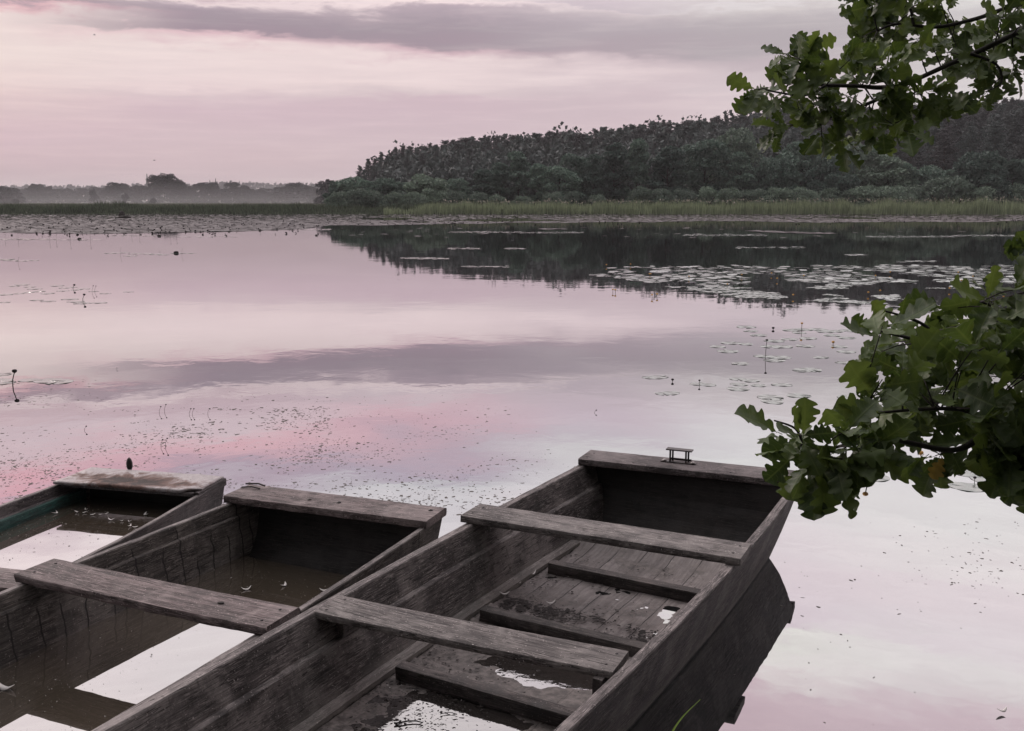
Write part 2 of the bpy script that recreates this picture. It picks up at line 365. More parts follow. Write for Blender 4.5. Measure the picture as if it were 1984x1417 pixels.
def water_mat(name, deep, refl0=0.62, ripple=0.06, scale=2.2, rough=0.015, tint=(0.96, 0.95, 0.97), dist=0.02):
    m, t, out = newmat(name)
    geo = t.new('ShaderNodeNewGeometry').outputs['Position']
    a = t.noise(t.mapping(geo, (1.0, 1.0, 1.0)), scale, 3, 0.55, 0.3)
    b = t.noise(t.mapping(geo, (0.35, 1.1, 1.0)), scale * 0.3, 2, 0.5, 0.2)
    h = t.math('ADD', a, t.math('MULTIPLY', b, 2.2))
    nrm = bump(t, h, ripple, dist)
    gl = t.new('ShaderNodeBsdfGlossy'); gl.inputs['Roughness'].default_value = rough
    gl.inputs['Color'].default_value = tint + (1.0,); t.l.new(nrm, gl.inputs['Normal'])
    df = t.new('ShaderNodeBsdfDiffuse')
    if isinstance(deep, tuple): deep = deep + (1.0,)
    t.put(df.inputs['Color'], deep)
    lw = t.new('ShaderNodeLayerWeight'); lw.inputs['Blend'].default_value = 0.5
    fac = t.ramp(lw.outputs['Facing'], [(p, (v * refl0,) * 3) for p, v in RHO])
    mx = t.new('ShaderNodeMixShader'); t.put(mx.inputs[0], fac)
    t.l.new(df.outputs[0], mx.inputs[1]); t.l.new(gl.outputs[0], mx.inputs[2]); t.l.new(mx.outputs[0], out.inputs[0])
    return m
MAT['lake'] = water_mat('still_lake_water', (0.012, 0.013, 0.013), 1.0, 0.05, 2.2)
MAT['bilge'] = water_mat('murky_rain_water', (0.065, 0.053, 0.040), 1.0, 0.004, 5.0, 0.006)
MAT['puddle'] = water_mat('puddle_water', (0.03, 0.026, 0.024), 0.90, 0.02, 30.0, 0.02)

def foliage(name, c1, c2, trans=0.25, rough=0.6, objvar=0.35, tint2=None):
    m, t, out = newmat(name)
    g = t.new('ShaderNodeNewGeometry'); oi = t.new('ShaderNodeObjectInfo')
    c = t.mix(t.mr(g.outputs['Random Per Island'], 0.0, 1.0), c1, c2)
    c = t.mix(t.math('MULTIPLY', oi.outputs['Random'], objvar), c, tint2 or tuple(v * 0.5 for v in c1))
    p = t.new('ShaderNodeBsdfPrincipled'); t.l.new(c, p.inputs['Base Color']); p.inputs['Roughness'].default_value = rough
    p.inputs['Specular IOR Level'].default_value = 0.25
    tr = t.new('ShaderNodeBsdfTranslucent'); t.l.new(c, tr.inputs[0])
    mx = t.new('ShaderNodeMixShader'); mx.inputs[0].default_value = trans
    t.l.new(p.outputs[0], mx.inputs[1]); t.l.new(tr.outputs[0], mx.inputs[2]); t.l.new(mx.outputs[0], out.inputs[0])
    return m
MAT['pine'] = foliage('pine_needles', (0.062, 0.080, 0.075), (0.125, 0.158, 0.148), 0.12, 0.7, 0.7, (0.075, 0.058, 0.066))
MAT['pinefill'] = foliage('dark_needles', (0.048, 0.056, 0.055), (0.088, 0.106, 0.100), 0.1, 0.7, 0.0)  # understorey needles, darker than the pine crowns
MAT['broad'] = foliage('broad_leaves', (0.080, 0.130, 0.100), (0.175, 0.250, 0.19), 0.15, 0.65, 0.85, (0.045, 0.068, 0.060))
MAT['willow'] = foliage('willow_leaves', (0.12, 0.170, 0.130), (0.23, 0.30, 0.22), 0.15, 0.65, 0.8, (0.070, 0.095, 0.080))
MAT['reed'] = foliage('reed_blades', (0.11, 0.14, 0.08), (0.31, 0.36, 0.22), 0.25, 0.6, 0.0)
MAT['sedge'] = foliage('dark_sedge', (0.035, 0.048, 0.030), (0.10, 0.125, 0.082), 0.2, 0.7, 0.0)
MAT['fardull'] = foliage('dull_meadow_grass', (0.060, 0.070, 0.050), (0.15, 0.165, 0.12), 0.2, 0.8, 0.0)
MAT['blocker'] = foliage('dark_blocker_leaves', (0.012, 0.018, 0.012), (0.035, 0.045, 0.028), 0.05, 0.8, 0.0)  # kept dark so the added leaf mass bounces little light
MAT['plume'] = foliage('reed_plume', (0.22, 0.20, 0.16), (0.38, 0.35, 0.30), 0.3, 0.8, 0.0)
MAT['fartree'] = foliage('distant_tree_leaves', (0.030, 0.029, 0.034), (0.070, 0.068, 0.076), 0.15, 0.7, 0.4)
def simple(name, c, rough=0.7, c2=None, sc=8.0):
    m, t, out = newmat(name)
    oc = t.new('ShaderNodeTexCoord').outputs['Object']; n = t.noise(oc, sc, 5, 0.65)
    cc = t.mix(t.mr(n, 0.35, 0.65), c, c2 or tuple(v * 0.6 for v in c))
    principled(t, out, cc, rough, 0.3, bump(t, n, 0.4, 0.01)); return m
MAT['bark'] = simple('bark', (0.035, 0.028, 0.025), 0.9, sc=20)
MAT['pinebark'] = simple('pine_bark', (0.14, 0.115, 0.105), 0.9, (0.06, 0.05, 0.048), 3)
MAT['twig'] = simple('oak_twig', (0.028, 0.024, 0.020), 0.85, sc=60)
MAT['debris'] = simple('rotting_plant_bits', (0.060, 0.052, 0.046), 0.8, (0.11, 0.098, 0.085), 12)
MAT['dead'] = simple('dark_dead_leaf', (0.018, 0.014, 0.013), 0.8, sc=30)
MAT['petal'] = simple('yellow_petals', (0.55, 0.33, 0.06), 0.6, (0.45, 0.22, 0.08), 40)
MAT['feather'] = simple('white_feather', (0.62, 0.60, 0.58), 0.8, (0.5, 0.47, 0.45), 40)
MAT['bird'] = simple('dark_plumage', (0.03, 0.028, 0.03), 0.8)
MAT['church'] = simple('church_wall', (0.30, 0.27, 0.26), 0.9, sc=0.3)
MAT['churchroof'] = simple('church_roof', (0.05, 0.042, 0.045), 0.7, sc=0.3)
MAT['pane'] = simple('dark_window', (0.02, 0.02, 0.022), 0.2, sc=1)

# ================================================================ LAND AND WATER
def prof(pts, x):
    if x <= pts[0][0]: return pts[0][1]
    for (a, b), (c, d) in zip(pts, pts[1:]):
        if x <= c: return b + (d - b) * (x - a) / (c - a)
    return pts[-1][1]
def far_shore(x): return 141.0 + 1.2 * math.sin(x * 0.05) + (0 if x < 40 else -(x - 40) * 0.10)
# crest of the wooded hill: height of the treetops at photo column px, seen at the back row
TOP = [(600, 372), (640, 352), (670, 334), (700, 322), (730, 306), (760, 293), (800, 283), (860, 276), (910, 268), (960, 262), (1000, 264), (1060, 260),
       (1120, 258), (1180, 252), (1240, 246), (1300, 240), (1360, 236), (1430, 226), (1500, 216), (1600, 214), (1700, 212), (1800, 206), (1880, 206), (1950, 196), (2100, 188)]
YB = 238.0
def px_of(x, y): return CX + F * x / (y * math.cos(PITCH) + 0.2)
def top_z(px, Y): return at(px, prof(TOP, px), Y)[2]
def hill(x, y):
    px = px_of(x, y)
    crest = max(0.0, top_z(px, YB) - prof([(640, 9.0), (800, 12.0), (1100, 14.5), (1500, 15.5), (2100, 16.0)], px))
    k = min(1, max(0, (y - 172) / (YB - 172))); k = k * k * (3 - 2 * k)
    e = min(1, max(0, (px - 610) / 120.0))
    return crest * k * e
def ground_z(x, y):
    if y < 40:                                           # near bank, under the photographer
        edge = 0.75 + 0.25 * math.sin(x * 0.9) + (0.9 * max(0.0, x - 3.0) if x < 9 else 5.4)
        d = edge - y
        z = min(0.42, d * 0.45) if d > 0 else max(-0.9, d * 0.5)
        return z + 0.03 * fbm((x * 1.3, y * 1.3, 0)) * (1 if d > 0 else 0.3)
    d = y - far_shore(x)
    z = max(-0.9, d * 0.2) if d < 0 else min(0.35, d * 0.08)
    if abs(x) > 170 and y < 141: z = max(z, min(0.35, (abs(x) - 175 - 4 * math.sin(y * .06)) * 0.08))
    if d > 0:
        z += hill(x, y)
        z += 0.10 * fbm((x * 0.05, y * 0.05, 2))
    return z
def grid_sheet(name, xs, ys, zf, mat):
    nx = len(xs); v = []; f = []
    for y in ys:
        for x in xs: v.append((x, y, zf(x, y)))
    for j in range(len(ys) - 1):
        for i in range(nx - 1): f.append((j * nx + i, j * nx + i + 1, (j + 1) * nx + i + 1, (j + 1) * nx + i))
    return link(name, mesh_data(name, v, f, mat, True))
def ground_mat():
    m, t, out = newmat('bank_and_meadow')
    g = t.new('ShaderNodeNewGeometry').outputs['Position']
    a = t.noise(g, 0.12, 6, 0.65); b = t.noise(g, 6.0, 6, 0.7)
    c = t.mix(t.mr(a, 0.4, 0.6), (0.022, 0.028, 0.018), (0.048, 0.055, 0.034))
    c = t.mix(t.mr(b, 0.45, 0.6, 0, 0.6), c, (0.022, 0.018, 0.014))
    principled(t, out, c, 0.9, 0.2, bump(t, b, 0.6, 0.05)); return m
xs = sorted(set([-3000, -1800, -1000, -700, -500, -380, -300] + list(range(-240, 241, 6)) + [300, 380, 500, 700, 1000, 1800, 3000] + [x * 0.5 for x in range(-16, 26)]))
ys = sorted(set([-600, -250, -100, -50, -25, -15, -10, -7] + [y * 0.4 for y in range(-14, 26)] + [14, 20, 40, 70, 100, 120, 132] + list(range(136, 150, 1)) + list(range(150, 272, 5)) + [290, 320, 360, 420, 520, 700, 1000, 1500, 2300, 3600]))
ground = tag(grid_sheet('ground', xs, ys, ground_z, ground_mat()), kind='structure')
lake = tag(grid_sheet('water', [-600, -100, 0, 100, 600], [-40, 0, 10, 40, 100, 146], lambda x, y: 0.0, MAT['lake']), kind='structure')

# ================================================================ BOATS
def ring(c, a, b, w, t, r):
    """rounded rectangle, top centre at c, a = width direction, b = up"""
    pts = []
    for (sx, sz, a0) in ((1, 0, 90), (1, -1, 0), (-1, -1, -90), (-1, 0, 180)):
        ox, oz = sx * (w / 2 - r), (-r if sz == 0 else -t + r)
        for k in range(3):
            an = R(a0 - 45 * k)
            pts.append(c + a * (ox + r * math.cos(an)) + b * (oz + r * math.sin(an)))
    return pts
def plank(name, mat, parent, p0, p1, w, t, wear=0.003, seed=0, sag=0.0, endwear=0.0, n=26, r=0.006):
    """a worn plank whose top centre line runs p0 -> p1 (object coordinates of the boat)"""
    p0, p1 = Vector(p0), Vector(p1); d = (p1 - p0); L = d.length; d.normalize()
    up = Vector((0, 0, 1)); a = d.cross(up).normalized(); b = a.cross(d).normalized() * 1.0
    if b.z < 0: b = -b
    secs = []
    for i in range(n + 1):
        s_ = i / n
        c = p0 + d * (L * s_) + up * (-sag * math.sin(math.pi * s_))
        q = ring(c, a, b, w, t, r)
        out = []
        for k, v in enumerate(q):
            nz = mnoise.noise(Vector((s_ * L * 9 + seed * 3.1, k // 3 * 5.3, seed)))
            nz2 = mnoise.noise(Vector((s_ * L * 40 + seed, k * 2.3, seed * 1.7)))
            off = (v - c); off.normalize()
            v = v + off * (nz * wear + nz2 * wear * 0.5)
            if i in (0, n):
                e = mnoise.noise(Vector((k * 1.9, seed * 2.2, i))) * endwear
                v = v + d * e * (1 if i == n else -1)
            out.append(v)
        secs.append(out)
    mb = MB(); mb.loft(secs)
    o = mb.build(name, mat, parent, True)
    md = o.modifiers.new('e', 'EDGE_SPLIT'); md.split_angle = R(30)
    return o
def side_board(parent, sgn, st, slope, th, ledge, mat, name='side_board', zb=-0.14, tl=0.072, ledge_w=0.0):
    """st: list of (y, outer half width at the rim, rim z, bottom z)"""
    secs = []
    ys_ = []
    for (a, b) in zip(st, st[1:]):
        n = max(1, int((b[0] - a[0]) / 0.06))
        for i in range(n): ys_.append(tuple(a[k] + (b[k] - a[k]) * i / n for k in range(4)))
    ys_.append(st[-1])
    def smooth_hw(y): # cubic-ish smoothing through neighbours
        w = 0; s_ = 0
        for dy in (-0.5, -0.25, 0, 0.25, 0.5):
            yy = min(max(y + dy * 0.8, st[0][0]), st[-1][0]); s_ += prof([(q[0], q[1]) for q in st], yy); w += 1
        return s_ / w
    for (y, hw, zt, zbot) in ys_:
        hw = smooth_hw(y)
        def xo(z): return hw - slope * (zt - z)
        wob = 0.0022 * mnoise.noise(Vector((y * 6, sgn * 3, 1))) + 0.0014 * mnoise.noise(Vector((y * 30, sgn, 5)))
        zl = zt - ledge
        zlow = max(zbot, zb)
        pr = [(xo(zt) - 0.004, zt + wob), (xo(zt), zt - 0.005), (xo((zt + zlow) / 2) , (zt + zlow) / 2), (xo(zlow), zlow), (xo(zlow) - tl, zlow),
              (xo(min(zl, zt - 0.02)) - tl, max(zl - 0.004, zlow + .002)), (xo(zl) - tl + 0.004, max(zl, zlow + .004)), (xo(zl) - th, max(zl + 0.003, zlow + .006)), (xo(zt) - th, zt - 0.005), (xo(zt) - th + 0.005, zt + wob)]
        secs.append([Vector((sgn * x_, y, z_)) for x_, z_ in pr])
    mb = MB(); mb.loft(secs)
    me = mesh_data(name, mb.v, mb.f, mat); me.materials.append(MAT['rim'])
    for p in me.polygons:
        if abs(p.normal.z) > 0.8 and p.center.z > min(zt_ for _, _, zt_, _ in st) - 0.03: p.material_index = 1  # upward rim faces take the paler, top-lit colour
    return link(name, me, parent)
def recalc(o):
    import bmesh
    bm = bmesh.new(); bm.from_mesh(o.data); bmesh.ops.recalc_face_normals(bm, faces=bm.faces[:]); bm.to_mesh(o.data); bm.free()
def board_panel(name, parent, prof_yz, hw_f, mat, th=0.03, nx=10, warp=0.0):
    """a transverse panel (bow or stern board) following a side profile, thickness towards the outside"""
    v = []; f = []; m = len(prof_yz)
    for side_ in (0, 1):
        for (y, z, ny, nz) in prof_yz:
            for i in range(nx + 1):
                x = hw_f(y, z) * (2 * i / nx - 1)
                v.append((x, y + ny * th * side_, z + nz * th * side_))
    q = nx + 1; off = m * q
    for j in range(m - 1):
        for i in range(nx):
            a = j * q + i
            f.append((a, a + 1, a + q + 1, a + q)); f.append((off + a, off + a + q, off + a + q + 1, off + a + 1))
    for i in range(nx):
        f.append((i, off + i, off + i + 1, i + 1)); b_ = (m - 1) * q + i; f.append((b_, b_ + 1, off + b_ + 1, off + b_))
    for j in range(m - 1):
        a = j * q; f.append((a, a + q, off + a + q, off + a)); a = j * q + nx; f.append((a, off + a, off + a + q, a + q))
    return link(name, mesh_data(name, v, f, mat), parent)

TH1 = R(60.3); U1 = Vector((math.cos(TH1), math.sin(TH1), 0)); V1 = Vector((U1.y, -U1.x, 0))
def boat_frame(name, origin, deg):
    return empty(name, origin, R(deg - 90))

# ---- right-hand boat -----------------------------------------------------------------
b1 = boat_frame('rowing_boat', -1.82 * V1, 60.3)
tag(b1, 'largest wooden punt at the right, empty but for mud and puddles on its ribbed floor', 'boat', 'old wooden flat-bottomed boats moored side by side')
st = [(0.2, 0.50, 0.36, -0.14), (1.2, 0.585, 0.35, -0.14), (2.0, 0.615, 0.348, -0.14), (2.8, 0.645, 0.346, -0.14), (3.6, 0.660, 0.347, -0.14), (4.3, 0.655, 0.35, -0.14),
      (4.8, 0.640, 0.358, -0.14), (5.02, 0.628, 0.363, -0.05), (5.10, 0.622, 0.365, 0.02), (5.19, 0.617, 0.367, 0.12), (5.25, 0.612, 0.368, 0.24), (5.27, 0.612, 0.369, 0.345)]
for s_ in (-1, 1): recalc(side_board(b1, s_, st, 0.29, 0.046, 0.128, MAT['side']))
def hw1(y, z): return prof([(q[0], q[1]) for q in st], y) - 0.29 * (0.35 - z) - 0.048
# floor as a fine, muddy, slightly uneven sheet
def puddle_dip(x, y):
    d = 0.0
    if 2.42 < y < 3.02: d += 0.0115 * math.exp(-((x - 0.02) / 0.24) ** 2 - ((y - 2.86) / 0.20) ** 2)
    if 3.06 < y < 3.62: d += 0.016 * math.exp(-((x - 0.10) / 0.25) ** 2 - ((y - 3.33) / 0.10) ** 2)
    return d
nx, ny = 84, 380; v = []; f = []
for j in range(ny + 1):
    y = 0.25 + (4.86 - 0.25) * j / ny
    hwf = hw1(y, 0.0) - 0.018
    for i in range(nx + 1):
        x = hwf * (2 * i / nx - 1)
        z = 0.004 + 0.006 * fbm((x * 2.2, y * 2.2, 3)) + 0.0030 * fbm((x * 14, y * 14, 8)) - puddle_dip(x, y)
        rise = max(0.0, (y - 4.55)); z += rise * rise * 0.5
        edge = max(0.0, abs(x) / hwf - 0.9); z += edge * 0.10 * (1 + fbm((x * 9, y * 9, 1)))
        for yr in (2.34, 3.02, 3.66, 4.34):                 # mud banked up against the ribs
            dd = yr - y
            if 0 < dd < 0.10: z += 0.0
            if -0.13 < dd < -0.04: z += 0.006 * (1 + fbm((x * 8, y * 8, 4)))
        v.append((x, y, z))
q = nx + 1
for j in range(ny):
    for i in range(nx): f.append((j * q + i, j * q + i + 1, (j + 1) * q + i + 1, (j + 1) * q + i))
link('floor', mesh_data('floor', v, f, MAT['floor'], True), b1)
# rounded side battens along the floor, seen against the left wall
for s_ in (-1, 1):
    mb = MB(); secs = []
    for j in range(60):
        y = 0.3 + j * (4.72 - 0.3) / 59
        xb = hw1(y, 0.0) - 0.028
        secs.append([Vector((s_ * (xb + dx), y, z_)) for dx, z_ in ((0.0, 0.052), (0.006, 0.05), (0.012, -0.01), (-0.03, -0.01), (-0.028, 0.030), (-0.012, 0.046))])
    mb.loft(secs); recalc(mb.build('floor_batten', MAT['side'], b1))
for k, yr in enumerate((1.0, 1.66, 2.315, 3.00, 3.64, 4.315)):
    plank('floor_rib', MAT['rib'], b1, (-0.41, yr, 0.060), (0.44, yr + 0.0, 0.060), 0.062, 0.062, 0.003, k + 3, 0, 0.008, 30)
# bow board curving up from the floor to the rim, stern board
bowp = [(4.80, -0.10, 0.3, -0.95), (4.95, -0.05, 0.45, -0.9), (5.05, 0.02, 0.7, -0.7), (5.12, 0.11, 0.85, -0.5), (5.175, 0.22, 0.95, -0.3), (5.20, 0.368, 1.0, -0.05)]
board_panel('bow_board', b1, bowp, lambda y, z: prof([(q_[0], q_[1]) for q_ in st], y) - 0.29 * (0.36 - z) - 0.03, MAT['bowshade'])
board_panel('stern_board', b1, [(0.26, -0.12, -1, 0), (0.22, 0.1, -1, 0), (0.20, 0.355, -1, 0)], lambda y, z: 0.49 - 0.29 * (0.36 - z) - 0.02, MAT['side'])
plank('seat', MAT['seat'], b1, (-0.603, 2.80, 0.350), (0.586, 2.915, 0.350), 0.178, 0.030, 0.002, 11, 0.004, 0.003, 30)
plank('seat', MAT['seat'], b1, (-0.690, 3.985, 0.386), (0.672, 4.085, 0.386), 0.215, 0.036, 0.003, 12, 0.0, 0.004, 30)
plank('bow_plank', MAT['bowtop'], b1, (-0.632, 5.175, 0.406), (0.60, 5.325, 0.406), 0.235, 0.038, 0.004, 13, 0.0, 0.006, 34)
plank('seat', MAT['seat'], b1, (-0.55, 1.2, 0.356), (0.545, 1.24, 0.356), 0.20, 0.030, 0.002, 14, 0.004, 0.003, 20)
def nails(par, spots, z):
    for x_, y_ in spots:
        mb = MB(); mb.lathe((x_, y_, z), [(0.0065, 0), (0.006, 0.0018), (0.003, 0.003), (0.0, 0.0032)], 7); mb.build('nail_head', MAT['iron'], par, True)
nails(b1, [(-.57, 2.75), (-.57, 2.86), (.55, 2.87), (.55, 2.96)], 0.349)
nails(b1, [(-.65, 3.94), (-.65, 4.04), (.63, 4.03), (.63, 4.13)], 0.386)
nails(b1, [(-.59, 5.12), (-.59, 5.22), (.56, 5.27), (.56, 5.37), (-.3, 5.13), (.25, 5.21)], 0.406)
# knees that carry the seats
for (y_, s_) in ((2.86, -1), (2.86, 1)):
    mb = MB(); xk = hw1(y_, 0.28) - 0.022
    mb.box((s_ * (xk - 0.006), y_, 0.275 + (0.015 if y_ > 3.5 else 0)), (0.035, 0.12, 0.10)); mb.build('seat_bracket', MAT['side'], b1)
# iron cleat on the bow plank
cl = tag(empty('cleat', (0.0, 5.285, 0.408), R(6.5)), None); cl.parent = b1
cl.location = (-0.075, 5.262, 0.407)
mb = MB(); mb.box((0, 0, 0.003), (0.205, 0.032, 0.005)); mb.build('base_plate', MAT['iron'], cl)
for sx_ in (-0.046, 0.046):
    for sy_ in (-0.012, 0.026):
        mb = MB(); mb.tube([(sx_ + (0.006 if sy_ > 0 else 0), sy_, 0.004), (sx_ + (0.006 if sy_ > 0 else 0), sy_, 0.072)], 0.0055, 8); mb.build('post', MAT['iron'], cl)
mb = MB(); mb.box((0.004, 0.007, 0.0755), (0.15, 0.05, 0.007)); mb.build('top_bar', MAT['iron'], cl)
mb = MB(); mb.box((0.004, 0.032, 0.012), (0.13, 0.008, 0.012)); mb.build('cross_bar', MAT['iron'], cl)
for sx_ in (-0.082, 0.084):
    mb = MB(); mb.lathe((sx_, 0, 0.005), [(0.013, 0.0), (0.012, 0.005), (0.006, 0.009), (0.0, 0.010)], 9); mb.build('bolt_head', MAT['bolt'], cl, True)

def flat_water(name, outline, z, mat, loc_obj=None):
    """outline in the local frame of a boat, placed in world space as water of its own"""
    M_ = Matrix_world(loc_obj)
    vs = [M_ @ Vector((x, y, z)) for x, y in outline]
    o = link(name, mesh_data(name, vs, [tuple(range(len(vs)))], mat)); tag(o, kind='structure'); return o
from mathutils import Matrix
def Matrix_world(o):
    return Matrix.Translation(o.location) @ Matrix.Rotation(o.rotation_euler.z, 4, 'Z')
M1 = Matrix_world(b1)
flat_water('puddle', [(-0.40, 2.42), (0.42, 2.42), (0.42, 2.965), (-0.40, 2.965)], 0.0015, MAT['puddle'], b1)
flat_water('puddle', [(-0.30, 3.045), (0.42, 3.045), (0.42, 3.60), (-0.30, 3.60)], 0.0005, MAT['puddle'], b1)

# ---- middle boat -----------------------------------------------------------------
b2 = boat_frame('rowing_boat', Vector((-1.498, 3.732, 0)), 65.3)
tag(b2, 'middle wooden punt, half full of murky brown rainwater, with a wide worn plank seat', 'boat', 'old wooden flat-bottomed boats moored side by side')
st2 = [(-2.75, 0.46, 0.31, -0.14), (-1.8, 0.56, 0.303, -0.14), (-0.9, 0.615, 0.30, -0.14), (0.0, 0.634, 0.30, -0.14), (0.6, 0.618, 0.30, -0.14), (1.05, 0.595, 0.302, -0.14),
       (1.28, 0.583, 0.304, -0.02), (1.38, 0.578, 0.305, 0.08), (1.45, 0.575, 0.305, 0.20), (1.47, 0.575, 0.306, 0.29)]
for s_ in (-1, 1): recalc(side_board(b2, s_, st2, 0.13, 0.034, 0.072, MAT['side2'], tl=0.05))
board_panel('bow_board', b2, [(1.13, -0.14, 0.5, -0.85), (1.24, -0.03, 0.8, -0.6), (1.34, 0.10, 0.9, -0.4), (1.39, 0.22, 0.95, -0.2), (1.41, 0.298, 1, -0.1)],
            lambda y, z: prof([(q_[0], q_[1]) for q_ in st2], y) - 0.13 * (0.3 - z) - 0.022, MAT['bowshade'])
board_panel('stern_board', b2, [(-2.70, -0.12, -1, 0), (-2.73, 0.1, -1, 0), (-2.75, 0.305, -1, 0)], lambda y, z: 0.45 - 0.13 * (0.3 - z) - 0.01, MAT['side2'])
board_panel('floor', b2, [(-2.7, -0.10, 0, -1), (-1, -0.11, 0, -1), (1.18, -0.11, 0, -1)], lambda y, z: prof([(q_[0], q_[1]) for q_ in st2], y) - 0.10, MAT['rib'], 0.02)
plank('bow_plank', MAT['seat2'], b2, (-0.612, 1.317, 0.343), (0.588, 1.398, 0.343), 0.238, 0.040, 0.006, 21, 0, 0.010, 34)
s2 = plank('seat', MAT['seat2'], b2, (-0.655, 0.062, 0.338), (0.655, 0.078, 0.338), 0.212, 0.038, 0.005, 22, 0.004, 0.014, 40, 0.009)
nails(b2, [(-.60, .01), (-.60, .12), (.60, .02), (.60, .13)], 0.338)
# knot hole and small fittings
mb = MB(); mb.lathe((0.345, 0.085, 0.3365), [(0.013, 0.0), (0.013, 0.0022), (0.001, 0.0022)], 10)
o = mb.build('knot_hole', MAT['dead'], s2, True); o.scale = (1.15, 0.8, 1); o.location = (-0.05, 0.018, 0.0)
cl2 = empty('hook', (-0.56, 1.40, 0.345), R(20)); cl2.parent = b2
mb = MB(); mb.tube([(-0.05, 0.01, 0.012), (-0.02, 0.0, 0.016), (0.03, -0.01, 0.02), (0.07, -0.03, 0.014)], 0.005, 6); mb.build('hook_arm', MAT['iron'], cl2)
mb = MB(); mb.tube([(-0.06, -0.03, 0.004), (0.0, -0.035, 0.01), (0.05, -0.05, 0.004)], 0.004, 6); mb.build('hook_base', MAT['iron'], cl2)
for (x_, y_) in ((-0.14, 1.33), (0.03, 1.355), (0.53, 1.44)):
    mb = MB(); mb.lathe((x_, y_, 0.340), [(0.013, 0), (0.012, 0.006), (0.004, 0.010), (0.0, 0.011)], 8); mb.build('nail_head', MAT['iron'], b2, True)
bw = [(x_ * 1.0, y_) for x_, y_ in ((-0.44, -2.6), (0.44, -2.6))]
bw = []
ysl = [-2.68, -1.8, -0.9, 0.0, 0.6, 1.0, 1.215]
for y_ in ysl: bw.append((prof([(q_[0], q_[1]) for q_ in st2], y_) - 0.080, y_))
for y_ in reversed(ysl): bw.append((-(prof([(q_[0], q_[1]) for q_ in st2], y_) - 0.080), y_))
rain2 = flat_water('rainwater', bw, 0.016, MAT['bilge'], b2)

# ---- left boat -----------------------------------------------------------------
b3 = boat_frame('rowing_boat', Vector((-2.235, 5.463, 0)), 75.5)
tag(b3, 'leftmost small boat with a rusty tin bow deck and green inner stringer, flooded', 'boat', 'old wooden flat-bottomed boats moored side by side')
st3 = [(-2.3, 0.36, 0.252, -0.14), (-1.6, 0.465, 0.25, -0.14), (-1.1, 0.505, 0.25, -0.14), (-0.6, 0.512, 0.25, -0.14), (0.0, 0.480, 0.252, -0.14), (0.14, 0.465, 0.254, -0.06), (0.24, 0.455, 0.255, 0.03),
       (0.30, 0.450, 0.256, 0.12), (0.32, 0.448, 0.256, 0.22)]
for s_ in (-1, 1): recalc(side_board(b3, s_, st3, 0.10, 0.030, 0.06, MAT['side3'], tl=0.045))
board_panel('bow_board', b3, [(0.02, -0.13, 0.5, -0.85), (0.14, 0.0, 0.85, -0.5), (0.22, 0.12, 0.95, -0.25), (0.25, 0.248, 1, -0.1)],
            lambda y, z: prof([(q_[0], q_[1]) for q_ in st3], y) - 0.10 * (0.25 - z) - 0.02, MAT['bowshade'])
board_panel('stern_board', b3, [(-2.26, -0.12, -1, 0), (-2.29, 0.248, -1, 0)], lambda y, z: 0.35 - 0.1 * (0.25 - z) - 0.008, MAT['side3'])
for s_ in (-1, 1):                                            # green stringers
    mb = MB(); secs = []
    for j in range(40):
        y = -2.2 + j * (0.16 + 2.2) / 39; xx = prof([(q_[0], q_[1]) for q_ in st3], y)
        zc = 0.150
        xi = xx - 0.1 * (0.25 - zc) - 0.046
        secs.append([Vector((s_ * (xi - dx), y, zc + dz)) for dx, dz in ((0.0, 0.038), (0.022, 0.036), (0.026, 0.0), (0.022, -0.035), (0.0, -0.036))])
    mb.loft(secs); o = mb.build('stringer', MAT['green'], b3); recalc(o); o['label'] = 'stringer with flaking green paint'
# tin deck with turned-down edges, dented
nx, ny = 46, 18; v = []; f = []
for j in range(ny + 1):
    for i in range(nx + 1):
        a_, b_ = 2 * i / nx - 1, j / ny
        x = a_ * (0.448 + 0.016 * (1 - b_)); y = -0.005 + 0.325 * b_ + 0.012 * a_
        r_ = 0.055                                         # rounded near right corner
        z = 0.285 + 0.006 * fbm((x * 4, y * 4, 5)) - 0.012 * math.exp(-((x + 0.02) / 0.2) ** 2 - ((y - 0.13) / 0.09) ** 2)
        if a_ > 0.8 and b_ < 0.25: y += (a_ - 0.8) * 0.30 * (0.25 - b_) / 0.25
        ed = max(abs(a_), abs(2 * b_ - 1))
        z -= 0.006 * max(0, (ed - 0.93) / 0.07)
        v.append((x, y, z))
q = nx + 1
for j in range(ny):
    for i in range(nx): f.append((j * q + i, j * q + i + 1, (j + 1) * q + i + 1, (j + 1) * q + i))
dk = link('bow_deck', mesh_data('bow_deck', v, f, MAT['tin'], True), b3); dk['label'] = 'rusty dented tin-covered bow deck'
md = dk.modifiers.new('t', 'SOLIDIFY'); md.thickness = 0.016; md.offset = -1
plank('deck_beam', MAT['side3'], b3, (-0.43, 0.018, 0.266), (0.435, 0.03, 0.266), 0.03, 0.022, 0.002, 31)
plank('deck_edge', MAT['side3'], b3, (0.452, 0.03, 0.268), (0.446, 0.335, 0.268), 0.03, 0.045, 0.002, 32)
plank('deck_edge', MAT['side3'], b3, (-0.452, 0.03, 0.268), (-0.446, 0.30, 0.268), 0.03, 0.028, 0.002, 33)
plank('seat', MAT['seat2'], b3, (-0.53, -1.30, 0.262), (0.50, -1.30, 0.262), 0.20, 0.03, 0.003, 34)
mb = MB(); mb.lathe((-0.205, 0.345, 0.27), [(0.012, 0.0), (0.019, 0.02), (0.019, 0.045), (0.012, 0.068), (0.003, 0.078)], 10)
o = mb.build('bow_post', MAT['iron'], b3, True)
bw = []
ysl = [-2.24, -1.6, -0.8, 0.0, 0.10]
for y_ in ysl: bw.append((prof([(q_[0], q_[1]) for q_ in st3], y_) - 0.068, y_))
